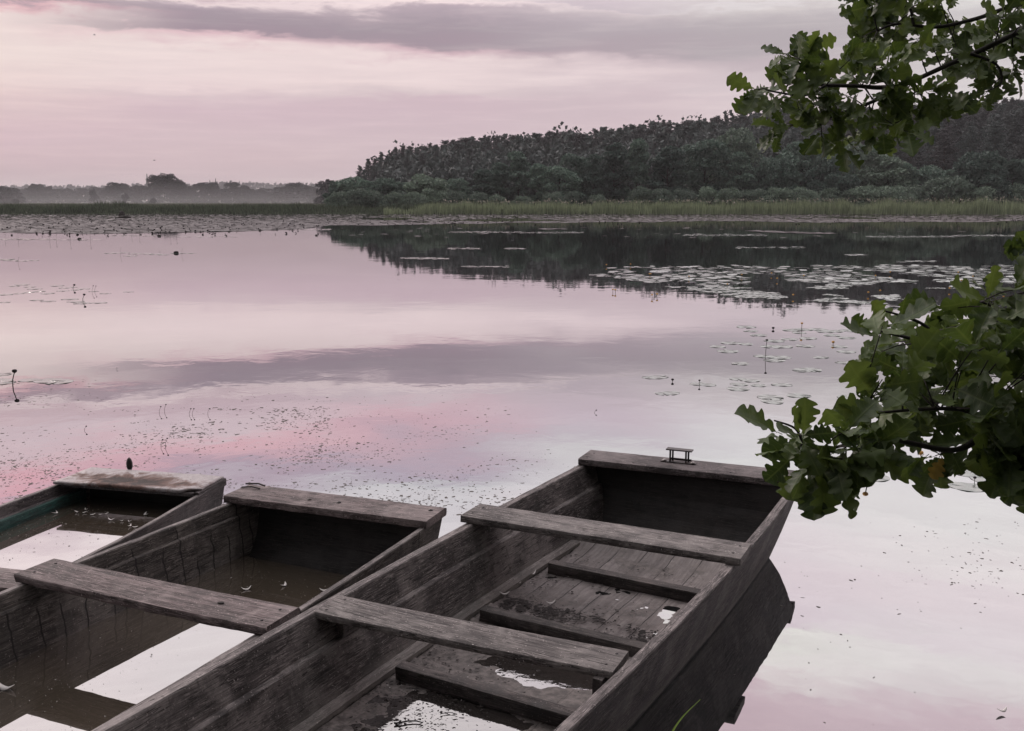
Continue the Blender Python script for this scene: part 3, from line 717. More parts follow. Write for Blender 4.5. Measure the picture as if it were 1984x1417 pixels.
for y_ in reversed(ysl): bw.append((-(prof([(q_[0], q_[1]) for q_ in st3], y_) - 0.068), y_))
rain3 = flat_water('rainwater', [(x_ * 1.03, y_ + (.06 if y_ > .05 else 0)) for x_, y_ in bw], 0.130, MAT['bilge'], b3)
M2, M3 = Matrix_world(b2), Matrix_world(b3)

# ================================================================ TREES AND FAR SHORE
def quad_cloud(P, size, normal=None, nbias=0.5, aspect=1.0, g=npr, tri=False):
    """one small irregular leaf clump face per point, as (verts, faces)"""
    n = len(P); Nn = g.normal(size=(n, 3))
    if normal is not None: Nn = Nn * (1 - nbias) + normal * nbias * 1.8
    Nn /= np.linalg.norm(Nn, axis=1, keepdims=True) + 1e-9
    A = np.cross(Nn, g.normal(size=(n, 3))); A /= np.linalg.norm(A, axis=1, keepdims=True) + 1e-9
    B = np.cross(Nn, A)
    s = (size * (0.55 + 0.9 * g.random(n)))[:, None] if np.isscalar(size) else size[:, None]
    cs = [(-1, -0.15), (-0.15, -1 * aspect), (1, 0.1), (0.2, 1 * aspect)] if not tri else [(-1, -.3 * aspect), (1, 0), (-.6, .6 * aspect)]
    V = np.stack([P + A * s * cx * 0.5 * (0.8 + .4 * g.random((n, 1))) + B * s * cy * 0.5 * (0.8 + .4 * g.random((n, 1))) for cx, cy in cs], 1)
    k = len(cs); fs = (np.arange(n)[:, None] * k + np.arange(k)[None, :])
    return V.reshape(-1, 3), fs
def cloud_mesh(name, P, size, mat, **kw):
    V, Fs = quad_cloud(P, size, **kw)
    return mesh_data(name, V.tolist(), Fs.tolist(), mat)

def broad_variant(seed, kind, mat):
    g = np.random.default_rng(seed); r_ = random.Random(seed)
    pts = []; nor = []
    nl = {'bush': 18, 'round': 44, 'cone': 50, 'tall': 34, 'low': 60}[kind]
    for i in range(nl):
        h = r_.random() ** 0.85
        if kind == 'round': z = 0.07 + 0.83 * h; rad = 0.36 * math.sqrt(max(0.05, 1 - ((z - 0.45) / 0.50) ** 2))
        elif kind == 'cone': z = 0.05 + 0.88 * h; rad = 0.34 * (1.02 - z) ** 0.75 + 0.02
        elif kind == 'tall': z = 0.05 + 0.87 * h; rad = 0.20 * math.sqrt(max(0.08, 1 - ((z - 0.5) / 0.5) ** 2)) + 0.02
        elif kind == 'low': z = 0.06 + 0.80 * h; rad = 0.68 * math.sqrt(max(0.05, 1 - ((z - 0.3) / 0.62) ** 2))
        else: z = 0.15 + 0.6 * h; rad = 0.75 * math.sqrt(max(0.05, 1 - (z / 0.85) ** 2))
        a = r_.random() * 6.2832; rr = rad * math.sqrt(r_.random()) * 0.95
        c = np.array([rr * math.cos(a), rr * math.sin(a), z])
        lr = {'round': 0.12, 'cone': 0.085, 'tall': 0.07, 'bush': 0.26, 'low': 0.15}[kind] * r_.uniform(0.5, 1.4)
        m = int({'round': 180, 'cone': 170, 'tall': 120, 'bush': 170, 'low': 180}[kind] * (1.3 if rr > rad * 0.5 else 0.9))
        d = g.normal(size=(m, 3)); d /= np.linalg.norm(d, axis=1, keepdims=True)
        d[:, 2] = np.where(g.random(m) < .8, np.abs(d[:, 2]), d[:, 2] )
        rad_ = lr * (0.72 + 0.42 * g.random((m, 1)))
        p = c + d * rad_ * np.array([1.15, 1.15, 0.72])
        pts.append(p); nor.append(d)
    P = np.concatenate(pts); Nn = np.concatenate(nor)
    if kind == 'bush': P[:, 2] = np.maximum(P[:, 2], 0.0)
    sz = {'round': 0.033, 'cone': 0.031, 'tall': 0.034, 'bush': 0.066, 'low': 0.048}[kind]
    crown = cloud_mesh('crown', P, sz, mat, normal=Nn, nbias=0.15, g=g)
    mb = MB()
    if kind == 'bush':
        for k in range(5):
            a = k * 1.3; mb.tube([(0, 0, -0.05), (0.15 * math.cos(a), 0.15 * math.sin(a), 0.3), (0.4 * math.cos(a), 0.4 * math.sin(a), 0.6)], [0.03, 0.02, 0.008], 5)
    else:
        mb.tube([(0, 0, -0.03), (0.01, 0, 0.2), (-0.01, 0.01, 0.5), (0, 0, 0.88)], [0.022, 0.017, 0.012, 0.003], 7)
        for k in range(9):
            a = r_.random() * 6.28; z0 = 0.2 + 0.07 * k; l = 0.2 * (1.05 - z0) + .06
            mb.tube([(0, 0, z0), (l * .5 * math.cos(a), l * .5 * math.sin(a), z0 + .05), (l * math.cos(a), l * math.sin(a), z0 + .12)], [0.009, 0.006, 0.002], 5)
    return crown, mesh_data('trunk', mb.v, mb.f, MAT['bark'], True)
def pine_variant(seed):
    g = np.random.default_rng(seed); r_ = random.Random(seed); P = []; Nn = []
    mb = MB(); lean = r_.uniform(-0.02, 0.02)
    mb.tube([(0, 0, -0.04), (lean * .5, 0, 0.35), (lean, 0.006, 0.7), (lean, 0, 0.97)], [0.0125, 0.010, 0.007, 0.002], 6)
    z = 0.36 + r_.uniform(-0.06, 0.1); fat = r_.uniform(.6, .95)
    while z < 0.99:
        rad = 0.15 * ((1 - (z - 0.56) / 0.46) ** fat if z > 0.56 else 0.6 + 0.4 * (z - 0.3) / 0.26)
        rad = max(0.012, rad)
        for k in range(r_.choice((5, 6, 7))):
            a = r_.random() * 6.2832; l = rad * r_.uniform(0.5, 1.1); dz = r_.uniform(-0.01, 0.045)
            tip = np.array([lean + l * math.cos(a), l * math.sin(a), z + dz])
            mb.tube([(lean, 0, z - 0.01), tuple(tip)], [0.003, 0.001], 3, cap=False)
            for q_ in (0.4, 0.7, 1.0):
                c = np.array([lean, 0, z]) * (1 - q_) + tip * q_
                m = 22
                d = g.normal(size=(m, 3)); d /= np.linalg.norm(d, axis=1, keepdims=True)
                P.append(c + d * np.array([0.032, 0.032, 0.020]) * min(1.0, 0.45 + rad / 0.10) * (0.3 + 0.8 * g.random((m, 1)))); Nn.append(d)
        z += r_.uniform(0.020, 0.036)
    P = np.concatenate(P); Nn = np.concatenate(Nn)
    return cloud_mesh('crown', P, 0.0155, MAT['pine'], normal=Nn, nbias=0.1, aspect=0.55, g=g), mesh_data('trunk', mb.v, mb.f, MAT['pinebark'], True)

V_round = [broad_variant(100 + i, 'round', MAT['broad']) for i in range(4)]
V_cone = [broad_variant(120 + i, 'cone', MAT['broad']) for i in range(4)]
V_tall = [broad_variant(140 + i, 'round', MAT['fartree']) for i in range(2)]
V_wil = [broad_variant(160 + i, 'round', MAT['willow']) for i in range(2)]
V_bush = [broad_variant(180 + i, 'bush', MAT['willow']) for i in range(5)]
V_far = [broad_variant(200 + i, 'low', MAT['fartree']) for i in range(4)]
V_low = [broad_variant(220 + i, 'low', MAT['broad']) for i in range(3)]; V_wlow = [broad_variant(240 + i, 'low', MAT['willow']) for i in range(2)]
V_dbush = [broad_variant(260 + i, 'bush', MAT['fartree']) for i in range(2)]
V_pine = [pine_variant(300 + i) for i in range(8)]
def tree(name, var, loc, width, height, label, cat, group=None, natural=0.72):
    t = empty(name, loc, rng.uniform(0, 6.28))
    t.scale = (width / natural, width / natural, height)
    tag(t, label, cat, group)
    c = link('crown', var[0], t); k = link('trunk', var[1], t)
    return t
MPP = 1 / F
def by_px(px, top, Y, wpx, base=None):
    p = at(px, top, Y); z0 = ground_z(p.x, Y) if base is None else base
    return (p.x, Y, z0 - 0.1), wpx * Y * MPP, p.z - z0 + 0.1

# broadleaf trees standing in front of the pines, left to right
BL = [(655, 50, 350, 164, 'r', 'small dark rounded tree at the tip of the wood beside the misty meadow'),
      (690, 56, 338, 162, 'r', 'low bushy tree second from the tip of the wood'),
      (742, 70, 344, 160, 'r', 'round dark tree below the point where the pine crest starts to climb'),
      (828, 86, 337, 157, 'w', 'pale domed willow standing out at the foot of the hill, left half of the wood'),
      (780, 52, 350, 166, 'c', 'dark tree just left of the pale domed willow'),
      (885, 56, 345, 166, 'c', 'dark narrow tree just right of the pale domed willow'),
      (934, 58, 328, 160, 'c', 'dark tree with a leaning left edge, first of the tall row behind the reeds'),
      (968, 56, 314, 163, 'c', 'dark tree between the leaning-edged one and the tallest one of the left row'),
      (1004, 70, 294, 163, 'c', 'tall dark tree with a squared top, left of the valley in the tree row'),
      (1046, 56, 314, 160, 'c', 'lower dark tree filling the dip beside the squared-top tree'),
      (1085, 60, 322, 158, 'r', 'broad low tree in the dip of the tree row'),
      (1118, 62, 297, 163, 'r', 'mid-sized bushy tree rising to the right of the dip'),
      (1150, 52, 300, 160, 'c', 'slim dark tree to the left of the biggest pair'),
      (1190, 78, 273, 162, 'c', 'biggest broad dark tree in the middle of the shore, left one of a pair'),
      (1236, 66, 270, 164, 'c', 'biggest dark tree in the middle of the shore, right one of a pair'),
      (1296, 92, 283, 160, 'c', 'wide triangular dark tree right of the biggest pair'),
      (1366, 84, 266, 163, 'r', 'tall leafy tree beside the lightest crown below the oak bough'),
      (1424, 72, 243, 168, 'w', 'lightest and highest broad crown, just left of the hanging oak bough'),
      (1436, 66, 296, 160, 'c', 'dark lower tree in front of the lightest high crown'),
      (1506, 90, 300, 160, 'r', 'broad grey-green tree with many bare stems, under the oak bough'),
      (1555, 80, 270, 168, 'r', 'tall tree mostly hidden behind the oak bough'),
      (1617, 96, 297, 158, 'c', 'full dark green tree with a short pale stem, under the bough tip'),
      (1668, 74, 276, 166, 'w', 'pale teal tree directly behind the full dark green one'),
      (1724, 74, 296, 162, 'w', 'pale sloping crown in front of the bare pine stems'),
      (1762, 44, 318, 160, 'c', 'small conical green tree in front of the bare pine stems'),
      (1814, 66, 314, 160, 'r', 'round green tree beside the small conical one'),
      (1902, 104, 292, 156, 'r', 'large domed green tree near the right edge of the far shore'),
      (1966, 56, 308, 158, 'c', 'narrow green tree right of the large domed one'),
      (2020, 80, 300, 158, 'r', 'green tree cut by the right edge of the view')]
for i, (px, w_, top, Y, k, lab) in enumerate(BL):
    loc, wm, hm = by_px(px, top, Y, w_ * 1.18)
    var = {'r': V_round, 'c': V_cone, 'w': V_wil}[k]
    nat = 0.72
    if wm / hm > 1.0: var, nat = (V_wlow if k == 'w' else V_low), 1.45
    tree('broadleaf_tree', var[i % len(var)], loc, wm, hm, lab, 'tree', 'broadleaf trees along the far shore', natural=nat)
# pines
npine = 0
rows = [(176, 78, 62), (187, 56, 52), (200, 36, 40), (214, 20, 30), (226, 9, 19), (238, 0, 14)]
for Y, off, sp in rows:
    px = 640 + rng.uniform(0, 10) + (0 if off < 40 else 40)
    while px < 2040 and npine < 298:
        right = min(1.0, max(0.0, (px - 1550) / 200.0))
        top = prof(TOP, px) + off * (0.55 + 0.45 * (1 - right)) + rng.gauss(0, 3.2) - (rng.uniform(0, 7) if rng.random() < .15 else 0)
        if px < 760: top = min(top, 362)
        p = at(px, top, Y + rng.uniform(-4, 4)); z0 = ground_z(p.x, p.y)
        hh = p.z - z0
        if hh > 3.0 and px > 692 and not (px < 760 and off > 50):
            w_ = 0.30 * hh * rng.uniform(0.85, 1.15) if hh < 12 else rng.uniform(4.4, 7.4)
            t = tree('pine_tree', V_pine[npine % 8], (p.x, p.y, z0 - 0.1), w_, hh + 0.1, 'tall dark pine crowded among the pines of the wooded hill', 'pine', 'pines on the wooded hill', natural=0.27)
            npine += 1
        px += sp * rng.uniform(0.75, 1.25) * (1.0 if px < 1600 else 0.9)
# the dense understorey that closes the view between the trunks
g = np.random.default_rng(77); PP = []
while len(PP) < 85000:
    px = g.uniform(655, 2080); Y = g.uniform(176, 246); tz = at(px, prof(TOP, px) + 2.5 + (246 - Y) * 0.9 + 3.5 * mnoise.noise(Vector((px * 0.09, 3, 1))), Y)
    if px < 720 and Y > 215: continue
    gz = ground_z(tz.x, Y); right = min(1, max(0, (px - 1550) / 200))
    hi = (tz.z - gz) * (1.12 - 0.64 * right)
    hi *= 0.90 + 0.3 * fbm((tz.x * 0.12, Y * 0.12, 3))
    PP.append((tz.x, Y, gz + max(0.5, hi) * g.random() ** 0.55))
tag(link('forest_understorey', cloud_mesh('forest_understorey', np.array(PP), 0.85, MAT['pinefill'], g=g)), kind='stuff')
# undergrowth bushes behind the reeds
BU = [(652, 34, 372), (690, 44, 369), (722, 40, 370), (760, 40, 372), (800, 44, 370), (842, 54, 367), (885, 40, 373), (925, 40, 374), (965, 34, 377), (1010, 34, 378), (1068, 36, 374), (1108, 34, 374), (1160, 36, 378),
      (1238, 44, 362), (1282, 52, 363), (1330, 46, 368), (1372, 50, 366), (1414, 50, 366), (1462, 52, 366), (1510, 56, 361), (1556, 52, 365), (1602, 50, 368), (1648, 48, 370), (1684, 60, 360), (1728, 64, 357), (1772, 60, 360), (1812, 70, 350), (1856, 70, 345), (1900, 60, 362), (1940, 60, 358), (1982, 60, 356), (2030, 60, 356)]
for i, (px, w_, top) in enumerate(BU):
    loc, wm, hm = by_px(px, top, 151 + (i * 7 % 4), w_ * 1.45)
    lab = ('low dark bush at the foot of the trees on the left half of the shore' if px < 1200 else 'grey-green willow bush between reeds and trees, right half of the far shore')
    tree('willow_bush', V_bush[i % 5], loc, wm, hm * 1.12, lab, 'bush', 'left bushes behind the reeds' if px < 1200 else 'right bushes behind the reeds', natural=1.9)

# misty meadow on the left, seen 200 to 600 m away
FT = [(-6, 50, 361, 330, 'V', 'rounded tree cut by the left edge of the view'), (20, 44, 364, 335, 'V', 'dark tree right beside the left edge of the view'),
      (66, 24, 357, 520, 'V', 'small pointed tree, left one of three rising above the misty tree line'), (80, 26, 359, 520, 'V', 'small tree, middle one of three rising above the misty tree line'), (94, 20, 361, 520, 'V', 'small tree, right one of three rising above the misty tree line'),
      (45, 46, 366, 540, 'V', 'faint low tree in the mist left of the three small pointed ones'), (120, 50, 366, 540, 'V', 'faint low tree in the mist right of the three small pointed ones'),
      (150, 44, 366, 545, 'V', 'faint low tree in the mist behind the lone meadow bush'), (186, 34, 362, 545, 'V', 'faint rounded tree between the lone bush and the broad domed tree'),
      (228, 58, 355, 400, 'V', 'broad domed tree left of the church spire'), (272, 44, 360, 405, 'V', 'low rounded tree just below the church spire'),
      (298, 26, 343, 410, 'T', 'slim tree leaning against the tall clump, next to the church spire'), (316, 30, 339, 410, 'T', 'tallest slim tree of the clump right of the church spire'), (333, 28, 341, 408, 'T', 'slim tree on the right of the tall clump'), (347, 26, 350, 406, 'T', 'lower slim tree ending the tall clump'),
      (365, 30, 362, 410, 'V', 'low tree in the gap right of the tall clump'), (387, 32, 354, 405, 'V', 'rounded tree left of the twin church towers'), (410, 36, 355, 400, 'V', 'dark tree directly under the twin church towers'),
      (434, 28, 366, 405, 'V', 'low tree right of the twin church towers'), (458, 52, 355, 400, 'V', 'round dark tree between the twin towers and the flat misty stretch'), (484, 26, 366, 405, 'V', 'small low tree on the right flank of the round dark tree'),
      (512, 52, 366, 420, 'V', 'long low tree in the flat misty stretch'), (550, 50, 362, 400, 'V', 'rounded tree left of the broad dark one near the hill'), (580, 60, 356, 395, 'V', 'broad dark tree in the mist near the foot of the hill'), (612, 44, 364, 395, 'V', 'low tree in the mist beside the foot of the hill'),
      (634, 42, 350, 260, 'V', 'dark tree at the very edge of the misty meadow, before the wood begins')]
for i, (px, w_, top, Y, k, lab) in enumerate(FT):
    loc, wm, hm = by_px(px, top, Y, w_ * 1.15)
    tree('meadow_tree', (V_far if k == 'V' else V_tall)[i % (4 if k == 'V' else 2)], loc, wm, hm * 1.06, lab, 'tree', 'far trees beyond the misty meadow', natural=1.45 if k == 'V' else 0.72)
for px, w_, top, Y, lab in ((181, 17, 369, 330, 'lone dark bush standing in the misty meadow'), (241, 15, 377, 320, 'small dark bush in the meadow below the domed tree'), (30, 12, 385, 300, 'tiny bush in the meadow near the left edge'), (295, 13, 385, 300, 'tiny low bush in the meadow below the tall clump')):
    loc, wm, hm = by_px(px, top, Y, w_ * 1.3)
    tree('meadow_bush', V_dbush[int(px) % 2], loc, wm, hm * 1.1, lab, 'bush', None, natural=1.9)
# distant wooded ridge
g = np.random.default_rng(5); m = 9000
X = g.uniform(-1500, 700, m); Yr = g.uniform(1500, 1700, m)
top = 25.0 + 2.2 * np.sin(X * 0.011) + 1.5 * np.sin(X * 0.043 + 1) + 1.2 * g.normal(size=m) * 0.6
Z = top * (1 - 0.9 * g.random(m) ** 1.6)
tag(link('distant_wood', cloud_mesh('distant_wood', np.stack([X, Yr, Z], 1), 7.0, MAT['fartree'], g=g)), kind='stuff')

# churches on the skyline
def pyramid(mb, c, w, h, n=8, twist=0.0):
    mb.lathe(c, [(w, 0), (w * 0.72, h * 0.25), (w * 0.42, h * 0.55), (w * 0.24, h * 0.85), (w * .2, h)], n)
def church(loc, label, towers, nave):
    t = empty('church', loc); tag(t, label, 'church')
    mb = MB(); mb.box((nave[0], 0, nave[3] / 2), (nave[1], nave[2], nave[3])); mb.build('wall', MAT['church'], t)
    mb = MB(); x0, x1 = nave[0] - nave[1] / 2, nave[0] + nave[1] / 2; h = nave[3]; d = nave[2] / 2 + .4
    mb.add([(x0, -d, h), (x1, -d, h), (x1, d, h), (x0, d, h), (x0 + 1.5, 0, h + nave[4]), (x1 - 1.5, 0, h + nave[4])], [(0, 1, 5, 4), (2, 3, 4, 5), (1, 2, 5), (3, 0, 4), (0, 3, 2, 1)])
    mb.build('roof', MAT['churchroof'], t)
    for k in range(4):
        mb = MB(); mb.box((x0 + nave[1] * (k + .5) / 4, -nave[2] / 2 - .03, h * 0.6), (1.2, 0.1, h * 0.45)); mb.build('window', MAT['pane'], t)
    for (x, w, hw, hs) in towers:
        tw = MB(); tw.box((x, -1, hw / 2), (w, w, hw)); to = tw.build('tower', MAT['church'], t)
        mb = MB(); pyramid(mb, (x, -1, hw), w * 0.62, hs * 0.55); mb.lathe((x, -1, hw + hs * 0.5), [(w * .2, 0), (w * .28, hs * .08), (w * .22, hs * .14), (w * .11, hs * .2), (w * .07, hs * .5)], 8)
        mb.build('spire', MAT['churchroof'], to)
        mb = MB(); mb.box((x, -1 - w / 2 - .03, hw * .85), (w * .3, 0.1, hw * .16)); mb.build('belfry_window', MAT['pane'], to)
p = at(285, 337, 1250); zg = 6.0
church((p.x, 1250, zg), 'church with one tall thin spire beside the tall clump of trees', [(0, 7.5, p.z - zg - 17, 17)], (-3.0, 9, 9, p.z - zg - 22, 6))
p = at(418, 346, 1250); q_ = at(407, 349, 1250)
church((p.x, 1250, zg), 'church with twin small towers above the misty trees', [(0, 5.6, p.z - zg - 12, 12), (q_.x - p.x, 5.6, q_.z - zg - 9, 9)], (-3.6, 7.5, 9, p.z - zg - 17, 4))

# unseen bushes added behind the photographer to keep low light off the boats
g = np.random.default_rng(91); n = 24000
X = g.uniform(-18, 20, n); Yr = -3.0 - 4 * g.random(n) - 0.02 * np.minimum(X, 0) ** 2 + np.maximum(X - 8.5, 0) * 1.3; Z = 0.2 + g.random(n) ** .8 * (12.0 + 1.5 * np.sin(X * .8))
tag(link('light_blocking_thicket', cloud_mesh('light_blocking_thicket', np.stack([X, Yr, Z], 1), 0.42, MAT['blocker'], g=g)), kind='stuff')

# ---------------------------------------------------------------- reeds, sedge, meadow grass
def blades(name, X, Y, Z, Hh, wd, mat, lean=0.18, g=npr):
    n = len(X); a = g.random(n) * 6.2832; lx = g.normal(size=n) * lean * Hh; ly = g.normal(size=n) * lean * Hh
    dx = np.cos(a) * wd * .5; dy = np.sin(a) * wd * .3
    V = np.stack([np.stack([X - dx, Y - dy, Z], 1), np.stack([X + dx, Y + dy, Z], 1),
                  np.stack([X + dx * .8 + lx * .4, Y + dy * .8 + ly * .4, Z + Hh * .6], 1), np.stack([X + lx, Y + ly, Z + Hh], 1), np.stack([X - dx * .8 + lx * .4, Y - dy * .8 + ly * .4, Z + Hh * .6], 1)], 1)
    return mesh_data(name, V.reshape(-1, 3).tolist(), (np.arange(n)[:, None] * 5 + np.arange(5)).tolist(), mat)
g = np.random.default_rng(21)
n = 26000
X = -18 + 128 * g.random(n); Yd = g.random(n) ** 1.4 * 7.0
Yr = np.array([far_shore(x) for x in X]) - 0.6 + Yd
clump = np.array([fbm((x * 0.25, y * 0.5, 1)) for x, y in zip(X, Yr)])
Hh = (1.38 + 0.95 * clump + 0.18 * g.normal(size=n)) * np.clip((X + 22) / 10, 0.55, 1.0) * (1 + 0.003 * np.clip(X, 0, 100))
tag(link('reeds', blades('reeds', X, Yr, np.zeros(n) - .05, Hh, 0.075, MAT['reed'], 0.09, g)), kind='stuff')
n = 900; X = -10 + 118 * g.random(n); Yr = np.array([far_shore(x) for x in X]) + 1.0 + 4 * g.random(n)
P = np.stack([X, Yr, 1.78 + 0.18 * g.normal(size=n) + 0.003 * np.clip(X, 0, 100)], 1)
tag(link('reed_plumes', cloud_mesh('reed_plumes', P, 0.17, MAT['plume'], aspect=1.6, g=g)), kind='stuff')
n = 34000
X = -95 + 110 * g.random(n); Yd = g.random(n) ** 1.3 * 22.0
Yr = np.array([far_shore(x) for x in X]) - 0.4 + Yd
hum = np.array([max(0, fbm((x * 0.09, y * 0.2, 7))) for x, y in zip(X, Yr)])
Hh = (0.50 + 1.5 * hum + 0.14 * g.normal(size=n)) * np.clip((Yd + 1.0) / 3.0, 0.35, 1.0)
Zb = np.array([ground_z(x, y) for x, y in zip(X, Yr)])
tag(link('sedge', blades('sedge', X, Yr, np.maximum(Zb, 0) - .05, np.maximum(Hh, .2), 0.14, MAT['sedge'], 0.2, g)), kind='stuff')
n = 16000
Yr = 165 + 190 * g.random(n); X = (-0.55 + 0.50 * g.random(n)) * Yr
Zb = np.array([ground_z(x, y) for x, y in zip(X, Yr)])
tag(link('meadow_grass', blades('meadow_grass', X, Yr, Zb - .05, 0.75 + 0.25 * g.random(n), 0.4, MAT['fardull'], 0.25, g)), kind='stuff')

# haze over everything, mist lying on the meadow
def volume_box(name, lo, hi, dens, color):
    m, t, out = newmat(name + '_air'); pv = t.new('ShaderNodeVolumePrincipled')
    pv.inputs['Density'].default_value = dens; pv.inputs['Color'].default_value = color + (1.0,); pv.inputs['Anisotropy'].default_value = 0.2
    t.l.new(pv.outputs[0], out.inputs['Volume'])
    mb = MB(); mb.box([(a + b) / 2 for a, b in zip(lo, hi)], [b - a for a, b in zip(lo, hi)])
    return tag(mb.build(name, m), kind='stuff')
HAZE = True
if HAZE:
    volume_box('haze', (-3100, -650, -2.0), (3100, 3700, 62.0), 0.00020, (0.95, 0.92, 0.94))
    for k_, (z1_, y0_, y1_) in enumerate(((2.5, 224, 372), (3.4, 220, 376), (4.5, 217, 380), (5.8, 214, 383), (7.2, 211, 386))):
        volume_box('mist', (-345 - 3 * k_, y0_, 0.9 - 0.05 * k_), (-9 + k_, y1_, z1_), 0.00032, (0.92, 0.92, 0.93))

# ================================================================ WATER PLANTS
def pad_outline(r, r_, n=12):
    a0 = r_.random() * 6.28; e = r_.uniform(0.82, 1.0)
    pts = []
    for k in range(n):
        t_ = 0.16 + (6.2832 - 0.32) * k / (n - 1)
        rr = r * (1 + 0.05 * math.sin(3 * t_ + a0))
        pts.append((rr * math.cos(t_), rr * e * math.sin(t_)))
    pts.append((r * 0.12, 0))
    return [(x * math.cos(a0) - y * math.sin(a0), x * math.sin(a0) + y * math.cos(a0)) for x, y in pts]
def pad_mat():
    m, t, out = newmat('lily_pad'); g_ = t.new('ShaderNodeNewGeometry'); oc = t.new('ShaderNodeTexCoord').outputs['Object']; oi = t.new('ShaderNodeObjectInfo')
    n = t.noise(oc, 18, 4, 0.6)
    c = t.mix(g_.outputs['Random Per Island'], (0.055, 0.078, 0.060), (0.115, 0.135, 0.115))
    c = t.mix(t.math('MULTIPLY', oi.outputs['Random'], 0.5), c, (0.09, 0.125, 0.105))
    c = t.mix(t.mr(n, 0.6, 0.7, 0, 0.5), c, (0.05, 0.04, 0.03))
    p = principled(t, out, c, 0.22, 0.9, bump(t, n, 0.15, 0.004)); p.inputs['Coat Weight'].default_value = 0.5; p.inputs['Coat Roughness'].default_value = 0.15
    return m
MAT['pad'] = pad_mat()
MAT['farpad'] = foliage('far_lily_pad', (0.060, 0.050, 0.052), (0.135, 0.116, 0.120), 0.0, 0.60, 0.0)
pad_meshes = []
r_ = random.Random(3)
for k in range(6):
    o_ = pad_outline(0.12, r_, 20)
    vs = [(x, y, 0.002 + 0.002 * math.sin(5 * math.atan2(y, x) + k)) for x, y in o_] + [(0, 0, 0.002)]
    vs += [(x, y, z - 0.003) for x, y, z in vs[:len(o_)]]
    n_ = len(o_); fs = [(i, (i + 1) % n_, n_) for i in range(n_)] + [(i, i + n_ + 1, (i + 1) % n_ + n_ + 1, (i + 1) % n_) for i in range(n_)]
    pad_meshes.append(mesh_data('lily_pad', vs, fs, MAT['pad']))
def pad(p, r, label, group=None, tilt=0.0):
    o = link('lily_pad', pad_meshes[rng.randrange(6)], None, (p.x, p.y, 0.001 + tilt * r)); k = r / 0.12
    o.scale = (k, k, k); o.rotation_euler = (tilt * rng.uniform(-1, 1), tilt, rng.uniform(0, 6.28))
    tag(o, label, 'lily pad', group); return o
# close pads with something of their own to tell them by
near = [(1492, 770, .13, 'large grey-green lily pad, upper one of an overlapping pair left of the lower oak branch'), (1497, 778, .13, 'large flat lily pad, lower one of an overlapping pair left of the lower oak branch'),
        (1430, 754, .12, 'oval lily pad at the near end of a loose row of three'), (1432, 745, .10, 'oval lily pad in the middle of a loose row of three'), (1470, 747, .09, 'small lily pad right of the loose row of three'),
        (1515, 746, .11, 'lone thin lily pad left of the lower oak leaves'), (1547, 767, .12, 'thin lily pad beside the overlapping pair'),
        (1692, 925, .115, 'round lily pad with the orange flower stalk standing beside it'), (1874, 944, .125, 'round grey-green lily pad below the yellowing oak leaf'),
        (1879, 918, .105, 'shiny round lily pad directly under the lower oak branch'), (1925, 931, .15, 'large torn lily pad under the lower oak branch at the right edge'), (1905, 915, .11, 'lily pad half covered by the lower oak leaves at the right edge'),
        (1776, 838, .12, 'lily pad glimpsed through the gap under the lower branch'), (1620, 807, .12, 'lily pad beside the long horizontal oak leaf'), (1640, 770, .11, 'dark wilted lily pad touching the oak leaves')]
for px, py, r, lab in near: pad(un(px, py), r, lab)
sc = [(1275, 731, .12), (1262, 732, .10), (1352, 744, .10), (1372, 746, .09), (1445, 634, .16), (1455, 642, .12), (1470, 650, .14), (1535, 640, .16), (1555, 639, .15), (1585, 639, .15), (1548, 645, .12), (1500, 661, .14), (1530, 658, .13),
      (1600, 643, .14), (1620, 642, .14), (1645, 641, .15), (1612, 650, .13), (1640, 655, .13), (1565, 656, .14), (1415, 665, .14), (1445, 667, .12), (1495, 672, .15), (1515, 672, .15), (1560, 671, .13), (1390, 672, .12), (1410, 681, .14),
      (1480, 691, .13), (1510, 693, .15), (1500, 699, .13), (1625, 672, .12), (1640, 682, .12), (1570, 717, .14), (1555, 718, .12), (1435, 705, .12), (1590, 693, .10), (1635, 703, .10), (1300, 762, .10), (1285, 763, .09), (1430, 735, .10), (1455, 738, .10)]
for px, py, r in sc: pad(un(px, py), r, 'thin dark lily pad in the loose scatter left of the lower oak leaves', 'scattered lily pads on the bright water')
lf = [(40, 552), (55, 556), (30, 555), (70, 560), (110, 554), (125, 558), (140, 557), (80, 565), (60, 567), (95, 569), (118, 564), (150, 562), (165, 560), (185, 565), (205, 569), (245, 566), (15, 571), (40, 569), (68, 582), (90, 584), (8, 586), (140, 580), (150, 585), (160, 588), (195, 587), (20, 505), (45, 506), (10, 503), (60, 505),
      (215, 491), (240, 490), (262, 492), (285, 492), (300, 493), (320, 494), (250, 496), (340, 491), (370, 491), (0, 738), (8, 742), (95, 738), (118, 740), (60, 737), (5, 726)]
for px, py in lf: pad(un(px + rng.uniform(-4, 4), py), rng.uniform(.11, .17) if py > 540 else rng.uniform(.2, .3), 'thin dark lily pad in the sparse drifts on the pink water at the left', 'lily pads drifting at the left')
